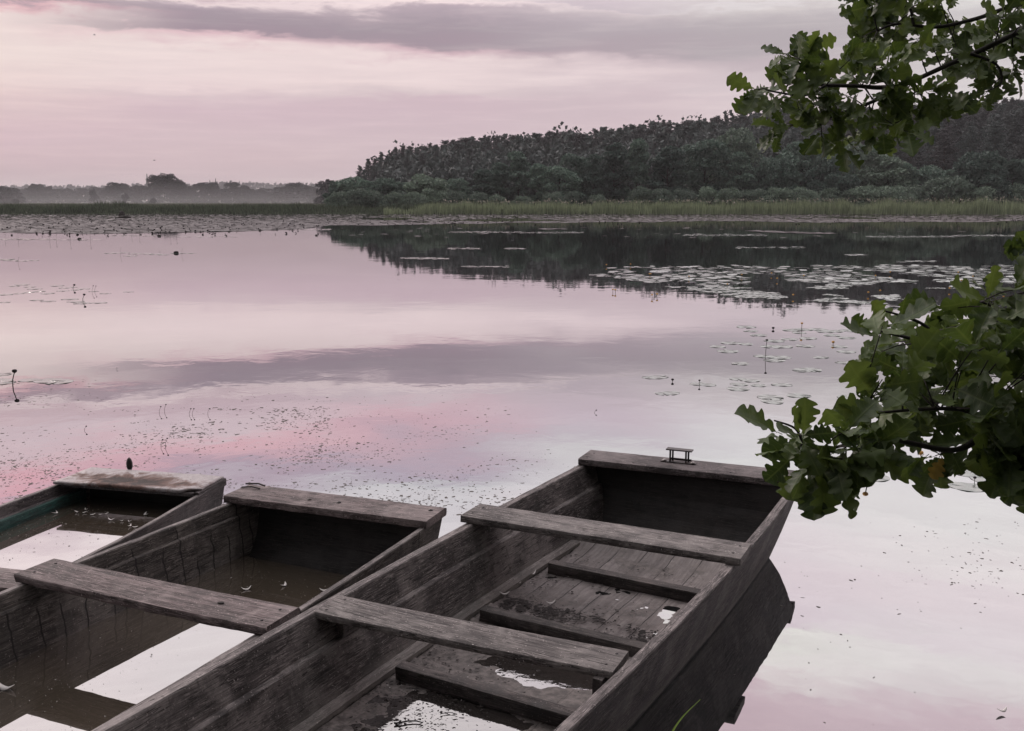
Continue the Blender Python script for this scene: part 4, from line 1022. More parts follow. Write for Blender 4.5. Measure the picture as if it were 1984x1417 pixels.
# dense bed lying over the reflected wood: first the largest, each its own
cnt = 0; rest = []
r_ = random.Random(9)
cand = []
while len(cand) < 1350:
    px, py = r_.uniform(1120, 2060), r_.uniform(514, 594)
    lo = prof([(1120, 524), (1250, 516), (1984, 512)], px); hi = prof([(1120, 530), (1250, 548), (1400, 574), (1650, 588), (1984, 594)], px)
    if not (lo < py < hi): continue
    p = un(px, py)
    if fbm((p.x * 0.55, p.y * 0.28, 4)) < 0.02 + (0.35 if py > 560 else -0.20 if py < 548 else 0.05) - 0.05: continue
    cand.append(p)
cand.sort(key=lambda p: p.y)
for i, p in enumerate(cand):
    if i < 200: pad(p, r_.uniform(.085, .15), 'pale shining lily pad in the dense bed over the reflected wood', 'dense lily bed at the right', 0.02)
    else: rest.append(p)
def pad_stuff(name, pts, rads, n=8, tilt=0.03, g=npr, z=0.004, mat='pad'):
    N_ = len(pts); an = np.arange(n) / n * 6.2832
    C_ = np.asarray(pts)[:, None, :]; rr = np.asarray(rads)[:, None]
    e = 0.8 + 0.35 * g.random((N_, 1))
    x = rr * np.cos(an)[None] * e; y = rr * np.sin(an)[None]
    tx = g.normal(size=(N_, 1)) * tilt; ty = g.normal(size=(N_, 1)) * tilt
    V = np.stack([C_[:, :, 0] + x, C_[:, :, 1] + y, z + rr * 0.0 + np.abs(tx) * rr + x * tx + y * ty + np.abs(ty) * rr], 2)
    return link(name, mesh_data(name, V.reshape(-1, 3).tolist(), (np.arange(N_)[:, None] * n + np.arange(n)).tolist(), MAT[mat]))
g = np.random.default_rng(31)
tag(pad_stuff('lily_bed', [(p.x, p.y) for p in rest], g.uniform(.085, .15, len(rest)), g=g), kind='stuff')
# the wide far bed, in front of the reeds
pts = []
while len(pts) < 46000:
    m_ = 4000
    px = g.uniform(-60, 2060, m_); py = 415.5 + g.random(m_) ** 0.75 * 46
    for a_, b_ in zip(px, py):
        lim = prof([(0, 452), (300, 455), (560, 449), (640, 441), (900, 436), (1100, 434), (1984, 432)], a_)
        p = un(a_, b_)
        if p.y > far_shore(p.x) + 1: continue
        k = fbm((p.x * 0.09, p.y * 0.035, 6))
        if b_ < lim - 3 + 4 * k:
            if k > -0.30 - (0.7 if a_ < 700 else 0): pts.append((p.x, p.y))
        elif a_ > 640 and 443 < b_ < 470 and k > 0.62 and abs((b_ - 452 - 9 * math.sin(a_ * .004)) ) < 1.2: pts.append((p.x, p.y))
        elif a_ > 640 and b_ > 440 and g.random() < 0.0015: pts.append((p.x, p.y))
tag(pad_stuff('far_lily_bed', pts, g.uniform(.12, .26, len(pts)), 7, 0.02, g, mat='farpad'), kind='stuff')
# thin bright rows of pads across the reflected wood
pts = []
for (x0, x1, y_, n_) in ((1325, 1485, 456, 260), (1680, 1850, 459, 330), (1850, 1984, 457, 260), (870, 1010, 450, 260), (1010, 1130, 451, 160), (1430, 1560, 480, 60), (870, 930, 482, 40), (980, 1020, 482, 30), (780, 870, 501, 60), (1740, 1810, 507, 40), (1640, 1680, 494, 30), (900, 1000, 517, 20), (0, 110, 464, 160), (110, 200, 465, 60), (210, 300, 457, 60), (300, 460, 459, 70), (560, 640, 445, 160)):
    for k in range(n_):
        p = un(g.uniform(x0, x1), y_ + g.normal() * 0.8); pts.append((p.x, p.y))
tag(pad_stuff('lily_rows', pts, g.uniform(.06, .14, len(pts)), 7, 0.02, g), kind='stuff')
# dark upturned leaves and buds dotted over the far bed
P = []
for k in range(520):
    px = g.uniform(0, 1000) if k < 400 else g.uniform(1000, 1984); py = g.uniform(419, 458 if px < 620 else 436); p = un(px, py)
    P += [(p.x + g.normal() * .03, p.y, 0.02 + 0.05 * g.random()) for _ in range(2)]
tag(link('upturned_lily_leaves', cloud_mesh('upturned_lily_leaves', np.array(P), 0.11, MAT['dead'], g=g)), kind='stuff')

# flowers and stalks
def flower(p, h, r, label, mat='petal', bend=(0, 0), group=None, cat='water lily'):
    t = empty('water_lily_bud', (p.x, p.y, 0)); tag(t, label, cat, group)
    mb = MB(); mb.tube([(0, 0, -0.1), (bend[0] * .2, bend[1] * .2, h * .4), (bend[0], bend[1], h)], [r * .22, r * .2, r * .18], 6); mb.build('stem', MAT['debris'], t)
    mb = MB(); mb.lathe((bend[0], bend[1], h - r * .5), [(r * .25, 0), (r * .8, r * .35), (r, r * .85), (r * .75, r * 1.3), (r * .2, r * 1.45)], 9); mb.build('bud', MAT[mat], t, True)
flower(un(1682, 925), 0.115, 0.021, 'orange-topped flower stalk beside a round lily pad, below the hanging oak leaves', bend=(-.012, 0))
flower(un(1787, 905), 0.10, 0.022, 'orange water lily flower behind the yellowing oak leaf', bend=(-.02, 0))
flower(un(1553, 643), 0.12, 0.020, 'yellow flower standing among the scattered lily pads')
flower(un(24, 748), 0.15, 0.027, 'large bent flower bud at the left edge above its dark reflection', 'dead', bend=(.035, 0))
flower(un(1483, 691), 0.20, 0.018, 'thin bent stalk among the scattered lily pads', 'dead', bend=(.01, 0))
flower(un(1303, 740), 0.02, 0.016, 'round dark bud floating beside the far-left pair of scattered pads', 'dead')
flower(un(1355, 746), 0.045, 0.012, 'short dark stub on a small lily pad', 'dead')
flower(un(1498, 639), 0.02, 0.022, 'round bud floating left of the yellow flower', 'dead')
flower(un(1614, 668), 0.03, 0.022, 'greenish bud close to the lower oak leaves', 'petal')
flower(un(1888, 936), 0.035, 0.012, 'tiny dark stub poking out of the torn lily pad', 'dead')
for px, py, h, lab in ((233, 494, .30, 'curved dark stalk in the left drift nearest the middle'), (352, 494, .26, 'curved dark stalk at the right end of the middle-left drift'), (35, 511, .22, 'forked dark stalk close to the left edge'), (178, 566, .16, 'thick dark stalk in the larger left drift of pads'), (183, 565, .14, 'thin dark stalk beside the thick one in the left drift'),
                       (160, 583, .14, 'round dark bud below the larger left drift'), (141, 560, .10, 'dark bud on the larger left drift of pads')):
    flower(un(px, py), h * .8, .026 if 'bud' in lab else .012, lab, 'dead', bend=(.04, 0))
for px, py, h in ((136, 466, .5), (175, 466, .5), (35, 465, .4), (10, 466, .35), (96, 467, .4), (109, 467, .35), (255, 457, .4), (270, 458, .4), (330, 461, .4), (342, 460, .4), (205, 452, .35), (160, 452, .3), (128, 449, .3), (81, 452, .3), (308, 800, .10), (318, 797, .11), (366, 803, .09), (372, 803, .09), (402, 803, .09), (311, 866, .10), (320, 866, .12), (163, 834, .06), (1151, 800, .04)):
    flower(un(px, py), h * (.55 if py > 500 else .8), .007 if py > 500 else .02, 'thin dark stalk poking out of the water on the left side', 'dead', bend=(.02, 0), group='thin stalks on the left side', cat='stalk')
for k in range(26):
    px, py = rng.uniform(1150, 1960), rng.uniform(516, 582)
    flower(un(px, py), 0.06, 0.022, 'small yellow flower in the dense lily bed at the right', group='yellow flowers in the lily bed')
# dark snag in the far bed, dark curled leaves
def lump(name, p, size, label, cat, seed, squash=0.6, mat='dead'):
    mb = MB(); n1_, n2_ = 8, 12; vs = []; fs = []
    for i in range(n1_ + 1):
        for j in range(n2_):
            th_, ph = math.pi * i / n1_, 6.2832 * j / n2_
            d = Vector((math.sin(th_) * math.cos(ph), math.sin(th_) * math.sin(ph), math.cos(th_)))
            k = 1 + 0.55 * mnoise.noise(d * 1.7 + Vector((seed, 0, 0)))
            vs.append((d.x * size[0] * k, d.y * size[1] * k, d.z * size[2] * k))
    for i in range(n1_):
        for j in range(n2_): fs.append((i * n2_ + j, i * n2_ + (j + 1) % n2_, (i + 1) * n2_ + (j + 1) % n2_, (i + 1) * n2_ + j))
    mb.add(vs, fs); return tag(mb.build(name, MAT[mat], None, True, (p.x, p.y, size[2] * squash)), label, cat)
p = un(241, 423); lump('snag', p, (0.75, .5, .16), 'dark snag lying low in the far lily bed at the left', 'snag', 2)
sn = bpy.data.objects[-1] if False else None
p = un(236, 422); lump('stump', p, (0.30, .3, .42), 'dark upright stump at the left end of the low snag', 'stump', 5, 0.8)
for px, py, lab in ((154, 464, 'dark rolled-up leaf in the thin left row of stalks'), (341, 491, 'dark rolled-up leaf at the right end of the middle-left drift'), (309, 458, 'dark lump at the near tip of the far left lily bed')):
    lump('curled_leaf', un(px, py), (0.10, .05, .05), lab, 'leaf', px)

# ---------------------------------------------------------------- floating specks
def specks(name, regions, seed, z=0.0006, mat='debris', xf=None):
    g = np.random.default_rng(seed); V = []; Fs = []
    for (fn, n, s0, s1) in regions:
        k = 0
        while k < n:
            p, w_ = fn(g)
            if p is None: continue
            cl = fbm((p[0] * 1.1, p[1] * 1.1, 2)) * 0.9 + fbm((p[0] * 4, p[1] * 4, 5)) * 0.5
            if g.random() > min(1, max(0.04, 0.35 + cl)) * w_: continue
            k += 1
            L = s0 * (s1 / s0) ** (g.random() ** 2.0); Wd = L * g.uniform(0.2, 0.7); a = g.random() * 6.28
            m_ = 6; bend = g.normal() * 0.5
            base = len(V)
            for j in range(m_):
                t_ = 6.2832 * j / m_; x = L * .5 * math.cos(t_) * g.uniform(.7, 1.2); y = Wd * .5 * math.sin(t_) * g.uniform(.6, 1.3) + bend * x * x / L
                q_ = Vector((p[0] + x * math.cos(a) - y * math.sin(a), p[1] + x * math.sin(a) + y * math.cos(a), z + g.random() * 0.03 * Wd))
                V.append(tuple(xf @ q_) if xf else tuple(q_))
            Fs.append(tuple(range(base, base + m_)))
    return tag(link(name, mesh_data(name, V, Fs, MAT[mat])), kind='stuff')
def reg(poly_fn):
    def f(g):
        px, py, w = poly_fn(g)
        p = un(px, py); return (p.x, p.y), w
    return f
def left_water(g):
    px = g.uniform(-40, 1130); py = g.uniform(755, 1000)
    w = prof([(755, .03), (790, .22), (830, .45), (870, .75), (940, .95), (1000, 1)], py) * prof([(-40, .8), (300, .9), (700, 1), (900, .6), (1000, .25), (1130, 0.05)], px)
    if px < 250 and 800 < py < 860: w *= .4
    return px, py, w
def right_water(g):
    px = g.uniform(1500, 2000); py = g.uniform(1000, 1230)
    return px, py, prof([(1000, .25), (1080, .6), (1130, 1), (1180, 1), (1230, .1)], py) * prof([(1500, .06), (1700, .12), (1790, .5), (1850, 1), (2000, 1)], px)
def wide(g): return g.uniform(0, 1984), g.uniform(600, 1417), .5
def leftpads(g): return g.uniform(0, 200), g.uniform(735, 790), 1
def mid(g): return g.uniform(330, 640), g.uniform(790, 850), 1
def midr(g): return g.uniform(1420, 1700), g.uniform(1230, 1417), .6
tag(specks('floating_specks', [(reg(left_water), 4600, .009, .040), (reg(right_water), 150, .008, .030), (reg(wide), 22, .008, .020), (reg(leftpads), 160, .01, .045), (reg(mid), 420, .014, .06), (reg(midr), 12, .007, .02)], 41), kind='stuff')
def inb2(g):
    y = g.uniform(-2.0, 1.1); x = g.uniform(-.52, .52); return (x, y), 1
def inb3(g): return (g.uniform(-.42, .42), g.uniform(-1.4, .05)), 1
specks('specks_on_rainwater', [(inb2, 900, .002, .010)], 42, 0.0175, 'debris', M2)
specks('pale_specks_on_rainwater', [(inb2, 420, .002, .008)], 43, 0.0178, 'feather', M2)
specks('specks_in_left_boat', [(inb3, 520, .003, .016)], 44, 0.1315, 'debris', M3)
specks('pale_specks_in_left_boat', [(inb3, 160, .003, .010)], 45, 0.1318, 'feather', M3)
# plant bits and mud crumbs on the floor of the right boat
def inb1(g):
    y = g.uniform(2.2, 4.6); x = g.uniform(-.45, .42); w = 0.35
    if y > 3.72 and y < 3.95: w = 1.0
    if x < -0.3: w = 0.8
    if 2.35 < y < 3.0: w = 0.9
    return (x, y), w
specks('mud_crumbs', [(inb1, 2600, .004, .022)], 46, 0.012, 'dead', M1)
def inb1b(g): return (g.uniform(-.42, .42), g.uniform(3.70, 3.90)), 1
specks('rotting_leaves', [(inb1b, 700, .012, .045)], 47, 0.016, 'dead', M1)
specks('pale_crumbs', [(inb1, 160, .003, .008)], 48, 0.016, 'feather', M1)

# feathers and petals lying in the boats
def feather(p, L, curve, label, group=None, rz=None, vert=0.0):
    mb = MB(); n = 9; vs = []; fs = []
    for i in range(n + 1):
        t_ = i / n; w_ = L * 0.16 * math.sin(math.pi * min(1, t_ * 1.02)) ** 0.6 + 0.0006
        x = L * (t_ - .5); y = curve * L * (t_ - .5) ** 2 * 2; z = 0.002 + 0.25 * L * (abs(t_ - .5) * 2) ** 2
        vs += [(x, y - w_, z), (x, y, z + w_ * .5), (x, y + w_, z)]
    for i in range(n):
        a = i * 3; fs += [(a, a + 3, a + 4, a + 1), (a + 1, a + 4, a + 5, a + 2)]
    mb.add(vs, fs); o = mb.build('feather', MAT['feather'], None, True, p)
    o.rotation_euler = (vert, 0, rng.uniform(0, 6.28) if rz is None else rz)
    md = o.modifiers.new('t', 'SOLIDIFY'); md.thickness = 0.0008
    return tag(o, label, 'feather', group)
def W_(M_, x, y, z): return tuple((M_ @ Vector((x, y, z))))
wp = lambda px, py, z: tuple(un(px, py, z))
feather(wp(478, 1143, .018), .05, .5, 'white curled feather on the brown rainwater, nearer the seat', rz=.5)
feather(wp(552, 1135, .018), .045, .5, 'white curled feather on the brown rainwater, second from the seat', rz=1.3)
feather(wp(629, 1145, .018), .05, .2, 'white tuft on the rainwater against the right wall of the middle boat', rz=.2)
feather(wp(1005, 1130, .02), .06, .8, 'curled white feather at the foot of the left wall, right boat', rz=.9)
feather(wp(978, 1152, .025), .05, .2, 'pale tuft at the left end of the middle floor rib', rz=.2)
feather(wp(1070, 1094, .03), .05, .6, 'white tuft at the left end of the far floor rib', rz=1.0)
feather(wp(1032, 1113, .02), .05, .8, 'curled white feather at the wall between far and middle floor ribs', rz=.4)
feather(wp(972, 1056, .16), .035, .2, 'small white tuft stuck high on the left wall under the far seat', rz=.1, vert=1.2)
feather(wp(1068, 1170, .02), .05, .3, 'pale feather on the muddy boards beyond the middle floor rib', rz=.4)
feather(wp(1943, 1379, .010), .045, .3, 'crumpled white feather floating near the right corner', rz=.3)
feather(wp(10, 1335, .018), .09, .1, 'long pale rotten leaf blade floating in the middle boat at the left edge', rz=-.3)
for px, py in ((151, 993), (162, 994), (166, 988), (179, 998), (194, 998), (204, 997), (236, 1010), (250, 1011), (252, 1020), (262, 1022), (281, 998), (215, 1008), (110, 995)):
    feather(wp(px, py, .133), rng.uniform(.018, .042), rng.uniform(.2, 1), 'small white petal floating on the dark water under the rusty bow deck', 'white petals in the left boat')
# looped twig lying in the mud
mb = MB(); mb.tube([(-.05, -.004, .002), (-.02, .004, .003), (.0, .012, .003), (.03, .014, .002), (.055, .004, .001), (.04, -.010, .001)], [.003, .003, .0028, .0024, .002, .0012], 6)
tag(mb.build('twig', MAT['dead'], None, True, wp(790, 1402, .006)), 'dark bent twig lying in the mud by the nearest puddle', 'twig')
mb = MB(); mb.tube([(-.03, 0, .0), (-.012, .008, .001), (.01, .010, .001), (.028, .003, .0), (.034, -.004, .0)], .0013, 5)
tag(mb.build('twig', MAT['dead'], None, True, wp(868, 1384, .006)), 'thin curved twig lying in the nearest puddle', 'twig')
# green blade at the lower edge
MAT['blade'] = foliage('fresh_green_blade', (0.20, 0.30, 0.05), (0.24, 0.34, 0.07), 0.3, 0.5, 0.0)
a_, b_ = at(1357, 1356, 2.55), at(1290, 1446, 2.45)
mb = MB(); vs = []; fs = []
for i in range(9):
    t_ = i / 8; c = b_.lerp(a_, t_) + Vector((-.012 * math.sin(t_ * 3.14), 0, .004 * math.sin(t_ * 3.14))); w_ = .0035 * (1 - t_) ** .5 + .0003
    vs += [tuple(c + Vector((-w_, 0, 0))), tuple(c + Vector((0, 0.002, 0))), tuple(c + Vector((w_, 0, 0)))]
c0 = Vector(vs[1]); base = Vector((c0.x - .12, c0.y - .12, -.1))
vs = [tuple(base + Vector((-.004, 0, 0))), tuple(base), tuple(base + Vector((.004, 0, 0)))] + vs
for i in range(9): a = i * 3; fs += [(a, a + 1, a + 4, a + 3), (a + 1, a + 2, a + 5, a + 4)]
tag(link('reed_blade', mesh_data('reed_blade', vs, fs, MAT['blade'], True)), 'single bright green blade rising beside the hull of the right boat', 'blade of grass')

# birds
for px, py, lab in ((183, 68, 'tiny bird gliding just under the dark cloud at the left'), (299, 311, 'tiny bird gliding low above the church spire')):
    p = at(px, py, 300); t = empty('bird', p, .4); tag(t, lab, 'bird')
    mb = MB(); mb.tube([(-.35, 0, 0), (-.2, 0, .03), (.1, 0, .02), (.4, 0, 0)], [.03, .09, .08, .02], 7); mb.build('body', MAT['bird'], t, True)
    for s_ in (-1, 1):
        mb = MB(); mb.add([(-.15, 0, .02), (.12, 0, .02), (.05, s_ * .5, .18), (-.1, s_ * .5, .18), (-.12, s_ * 1.0, .08)], [(0, 1, 2, 3), (3, 2, 4)]); mb.build('wing', MAT['bird'], t)

# ================================================================ OAK
def oak_leaf(seed):
    r_ = random.Random(seed); n = 44; L = 1.0
    wmax = r_.uniform(.33, .41); nl = r_.choice((3.6, 4, 4.5)); ph = r_.uniform(-.3, .3)
    bend = r_.uniform(-.5, .6); fold = r_.uniform(.08, .65); curl = r_.uniform(-.3, .2); tw = r_.uniform(-.5, .5)
    vs = []; uv = []; fs = []
    for i in range(n + 1):
        t_ = i / n
        env = (math.sin(math.pi * min(1, (t_ ** 1.25))) ** .62) * (0.45 + .75 * t_) if t_ < 1 else 0
        env = max(env, 0.012)
        for s_ in (-1, -.5, 0, .5, 1):
            lob = 0.5 + 0.5 * math.cos(6.2832 * (nl * t_ + ph + (0.12 if s_ > 0 else 0)))
            w = wmax * env * (0.60 + 0.44 * math.sin(1.5708 * min(1, lob * 1.30)) ) if abs(s_) == 1 else wmax * env * 0.42
            x = t_ * L + (0.02 * lob * env if abs(s_) == 1 else 0)
            y = (1 if s_ > 0 else -1 if s_ < 0 else 0) * w
            z = fold * abs(y) + bend * (t_ - .3) ** 2 * .6 + curl * y * y * 4 * t_ + 0.03 * math.sin(t_ * 20 + s_ * 2) * abs(s_) + tw * y * (t_ - .3)
            vs.append((x, y, z)); uv.append((t_, (s_ * (w / (wmax + 1e-6))) * .5 + .5))
    for i in range(n):
        for j in range(4):
            a = i * 5 + j; fs.append((a, a + 5, a + 6, a + 1))
    k = len(vs)                                               # petiole
    for i in range(3):
        t_ = -0.12 * i / 2
        vs += [(t_, -.010, 0), (t_, .010, 0), (t_, 0, -.012)]; uv += [(0, .5)] * 3
    for i in range(2):
        a = k + i * 3; fs += [(a, a + 3, a + 4, a + 1), (a + 1, a + 4, a + 5, a + 2), (a + 2, a + 5, a + 3, a)]
    return np.array(vs), fs, np.array(uv)
LEAVES = [oak_leaf(500 + i) for i in range(10)]
def oakleaf_mat():
    m, t, out = newmat('oak_leaf')
    uvn = t.new('ShaderNodeTexCoord').outputs['UV']; sp = t.new('ShaderNodeSeparateXYZ'); t.l.new(uvn, sp.inputs[0])
    g_ = t.new('ShaderNodeNewGeometry'); oc = t.new('ShaderNodeTexCoord').outputs['Object']
    yy = t.math('ABSOLUTE', t.math('SUBTRACT', sp.outputs[1], 0.5))
    mid_ = t.mr(yy, 0.02, 0.006, 0, 1)
    d = t.math('SUBTRACT', sp.outputs[0], t.math('MULTIPLY', yy, 0.55))
    side_ = t.mr(t.math('ABSOLUTE', t.math('SUBTRACT', t.math('FRACT', t.math('MULTIPLY', d, 7.0)), 0.5)), 0.06, 0.015, 0, .8)
    vein = t.math('MAXIMUM', mid_, side_)
    n = t.noise(oc, 25, 4, .6); n0 = t.noise(oc, 3.0, 2, .5)
    c = t.mix(g_.outputs['Random Per Island'], (0.034, 0.060, 0.017), (0.108, 0.156, 0.046))
    c = t.mix(t.mr(n0, .45, .7, 0, .5), c, (0.034, 0.050, 0.024))
    c = t.mix(t.mr(n, .58, .7, 0, .3), c, (0.085, 0.095, 0.025))
    c = t.mix(t.math('MULTIPLY', vein, .55), c, (0.11, 0.15, 0.05))
    nrm = bump(t, t.math('ADD', t.math('MULTIPLY', vein, -1.0), t.math('MULTIPLY', n, .4)), .35, .002)
    p = t.new('ShaderNodeBsdfPrincipled'); t.l.new(c, p.inputs['Base Color']); p.inputs['Roughness'].default_value = .48; p.inputs['Specular IOR Level'].default_value = .4; t.l.new(nrm, p.inputs['Normal'])
    tr = t.new('ShaderNodeBsdfTranslucent'); t.l.new(t.mix(1.0, c, (1.25, 1.2, .75), 'MULTIPLY'), tr.inputs[0])
    mx = t.new('ShaderNodeMixShader'); mx.inputs[0].default_value = .36
    t.l.new(p.outputs[0], mx.inputs[1]); t.l.new(tr.outputs[0], mx.inputs[2]); t.l.new(mx.outputs[0], out.inputs[0]); return m
MAT['oak'] = oakleaf_mat()
MAT['yleaf'] = foliage('yellowing_leaf', (0.16, 0.13, 0.03), (0.26, 0.17, 0.04), .4, .6, 0)

class Foliage:
    def __init__(s): s.V = []; s.F = []; s.U = []; s.k = 0
    def leaf(s, p, d, nrm, L):
        v, f, u = LEAVES[rng.randrange(len(LEAVES))]
        d = Vector(d).normalized(); b = Vector(nrm).cross(d)
        if b.length < 1e-3: b = Vector((1, 0, 0)).cross(d)
        b.normalize(); n_ = d.cross(b)
        Mx = np.array([list(d), list(b * rng.choice((-1, 1))), list(n_)])
        w = (v + np.array([.12, 0, 0])) * L @ Mx + np.array(list(p))
        s.V.append(w); s.F += [tuple(i + s.k for i in q_) for q_ in f]; s.U.append(u); s.k += len(v)
    def build(s, parent, name='foliage', mat='oak', twigs=None):
        V = np.concatenate(s.V); U = np.concatenate(s.U); nf = len(s.F); Fs = list(s.F)
        if twigs:
            k = len(V); V = np.concatenate([V, np.array(twigs.v)]); U = np.concatenate([U, np.zeros((len(twigs.v), 2))])
            Fs += [tuple(i + k for i in f_) for f_ in twigs.f]
        me = mesh_data(name, V.tolist(), Fs, MAT[mat], True, U)
        if twigs:
            me.materials.append(MAT['twig'])
            for p_ in me.polygons[nf:]: p_.material_index = 1
        return link(name, me, parent)
def in_poly(x, y, P):
    c = False; j = len(P) - 1
    for i in range(len(P)):
        if (P[i][1] > y) != (P[j][1] > y) and x < (P[j][0] - P[i][0]) * (y - P[i][1]) / (P[j][1] - P[i][1]) + P[i][0]: c = not c
        j = i
    return c
oak = tag(empty('oak_tree', (4.4, -0.9, 0.2)), 'oak tree whose leafy branches hang into the view at the right', 'tree')
OB = Vector((4.4, -0.9, 0.2))
def loc_(p): return Vector(p) - OB
mb = MB(); mb.tube([(0, 0, -.4), (0, 0, 0), (.03, .02, 1), (-.03, .05, 2.2), (.05, .02, 4), (.1, -.05, 6.5)], [.48, .36, .27, .24, .18, .08], 14); mb.build('trunk', MAT['bark'], oak, True)
def limb(pxpts, depth, r0, r1, start, name='branch'):
    """a bough that leaves the trunk at start and passes through the given photo columns/rows at the given distances"""
    pts = [Vector(start)] if start is not None else []
    n = len(pxpts)
    for i, (x, y) in enumerate(pxpts):
        dd = depth[0] + (depth[1] - depth[0]) * i / max(1, n - 1); pts.append(at(x, y, dd))
        if i == 0 and start is not None:                     # a bough is never straight
            a_, b_ = pts[0], pts[1]; pts[1:1] = [a_.lerp(b_, .33) + Vector((.05, .22, .16)), a_.lerp(b_, .68) + Vector((.12, -.10, .10))]
    # smooth through the points
    out = []
    for i in range(len(pts) - 1):
        a = pts[max(i - 1, 0)]; b = pts[i]; c = pts[i + 1]; d = pts[min(i + 2, len(pts) - 1)]
        for k in range(6):
            t_ = k / 6; out.append(0.5 * ((2 * b) + (c - a) * t_ + (2 * a - 5 * b + 4 * c - d) * t_ * t_ + (3 * b - a - 3 * c + d) * t_ ** 3))
    out.append(pts[-1]); m_ = len(out)
    rad = []
    for i in range(m_):
        seg = i / (m_ - 1); rm = min(r0, .0150); rad.append(r1 + (rm - r1) * (1 - seg) + (r0 - rm) * max(0, 1 - seg * 3.3) ** 1.2)
    return out, rad
def add_branch(parent, P, rad, name='branch'):
    mb = MB(); mb.tube([loc_(p) for p in P], rad, 8); return mb.build(name, MAT['twig'], parent, True)
upA, rA = limb([(2060, 30), (1984, 58), (1915, 91), (1824, 132), (1747, 168), (1694, 196), (1630, 219), (1590, 236)], (3.75, 3.55), .055, .004, (4.45, -.7, 3.1))
upB, rB = limb([(1747, 168), (1700, 170), (1660, 167), (1591, 165), (1574, 159), (1553, 127), (1530, 110)], (3.56, 3.5), .009, .003, None)
upC, rC = limb([(2060, -20), (1984, 5), (1936, 21), (1886, 38), (1812, 53), (1738, 47), (1700, 60)], (4.1, 3.9), .05, .004, (4.45, -.75, 3.6))
upD, rD = limb([(1880, 104), (1930, 125), (1940, 160), (1910, 178)], (3.65, 3.6), .006, .002, None)
upE, rE = limb([(1770, 50), (1760, 10), (1720, -30)], (3.95, 3.95), .007, .003, None)
upF, rF = limb([(1738, 172), (1755, 185), (1745, 235), (1740, 255)], (3.56, 3.5), .005, .002, None)
upG, rG = limb([(1600, 166), (1560, 185), (1500, 178), (1480, 172)], (3.5, 3.48), .005, .002, None)
loA, rL = limb([(2060, 860), (1984, 854), (1908, 843), (1875, 864), (1830, 872), (1727, 852), (1666, 858), (1617, 868), (1580, 890)], (2.65, 2.4), .05, .003, (4.35, -.8, 1.7))
loB, rM = limb([(1930, 846), (1880, 800), (1834, 792), (1760, 795), (1700, 800), (1650, 800)], (2.6, 2.5), .008, .002, None)
loC, rN = limb([(2060, 740), (1984, 720), (1900, 690), (1820, 670), (1740, 650), (1700, 640)], (2.85, 2.7), .030, .003, (4.35, -.75, 1.9))
loD, rO = limb([(1830, 672), (1790, 630), (1740, 610), (1700, 600)], (2.75, 2.7), .006, .002, None)
loE, rP = limb([(2060, 640), (1984, 620), (1940, 600), (1900, 585)], (2.9, 2.8), .020, .003, (4.35, -.7, 2.0))
loF, rQ = limb([(1600, 868), (1560, 860), (1540, 830), (1500, 815)], (2.42, 2.4), .005, .002, None)
BR = {}
bA = add_branch(oak, upA, rA); bC = add_branch(oak, upC, rC); bL = add_branch(oak, loA, rL); bN = add_branch(oak, loC, rN); bP = add_branch(oak, loE, rP)
for par, P, r in ((bA, upB, rB), (bA, upD, rD), (bC, upE, rE), (bA, upF, rF), (bA, upG, rG), (bL, loB, rM), (bN, loD, rO), (bL, loF, rQ)): add_branch(par, P, r, 'twig')
def grow(parent, polys, holes, anchor, n_cl, depth, L, seed, leaves=(4, 7), facing=.55):
    """clusters of leaves at twig ends filling a crown region; each twig grows from the nearest limb"""
    r_ = random.Random(seed); fo = Foliage(); tw = MB(); cents = []
    x0 = min(p[0] for P in polys for p in P); x1 = max(p[0] for P in polys for p in P); y0 = min(p[1] for P in polys for p in P); y1 = max(p[1] for P in polys for p in P)
    tries = 0; k = 0
    anchor = [p for P in anchor for p in P]
    while k < n_cl and tries < 60000:
        tries += 1
        x, y = r_.uniform(x0, x1), r_.uniform(y0, y1)
        if not any(in_poly(x, y, P) for P in polys) or any(in_poly(x, y, P) for P in holes): continue
        mind = min(((x - a) ** 2 + (y - b) ** 2 for a, b in cents), default=1e9)
        if mind < (520 if k < n_cl * .7 else 120): continue
        cents.append((x, y)); k += 1
        c = at(x, y, r_.uniform(*depth))
        na = min(anchor, key=lambda p: (p - c).length)
        dirn = (c - na); l_ = dirn.length
        if l_ < .02: dirn = Vector((-1, 0, -.2)); l_ = .05
        dirn.normalize()
        mid_ = na.lerp(c, .5) + Vector((0, 0, .04 * l_)); tw.tube([loc_(na), loc_(mid_), loc_(c)], [.0028, .002, .0012], 5)
        m_ = r_.randint(*leaves)
        for j in range(m_):
            a = 6.2832 * (j + r_.random() * .6) / m_
            side = dirn.cross(Vector((0, 0, 1))); side = side.normalized() if side.length > .01 else Vector((1, 0, 0)); up_ = side.cross(dirn)
            d = dirn * r_.uniform(.25, 1.1) + side * math.cos(a) * r_.uniform(.6, 1) + up_ * math.sin(a) * r_.uniform(.6, 1) + Vector((0, 0, -.25 + r_.uniform(-.2, .25)))
            nn = Vector((r_.gauss(0, .75), -facing + r_.gauss(0, .6), .55 + r_.gauss(0, .6)))
            q_ = c - dirn * r_.uniform(0, .04)
            fo.leaf(loc_(q_), d, nn, L * (r_.uniform(.45, .8) if r_.random() < .3 else r_.uniform(.75, 1.15)))
    fo.build(parent, twigs=tw)
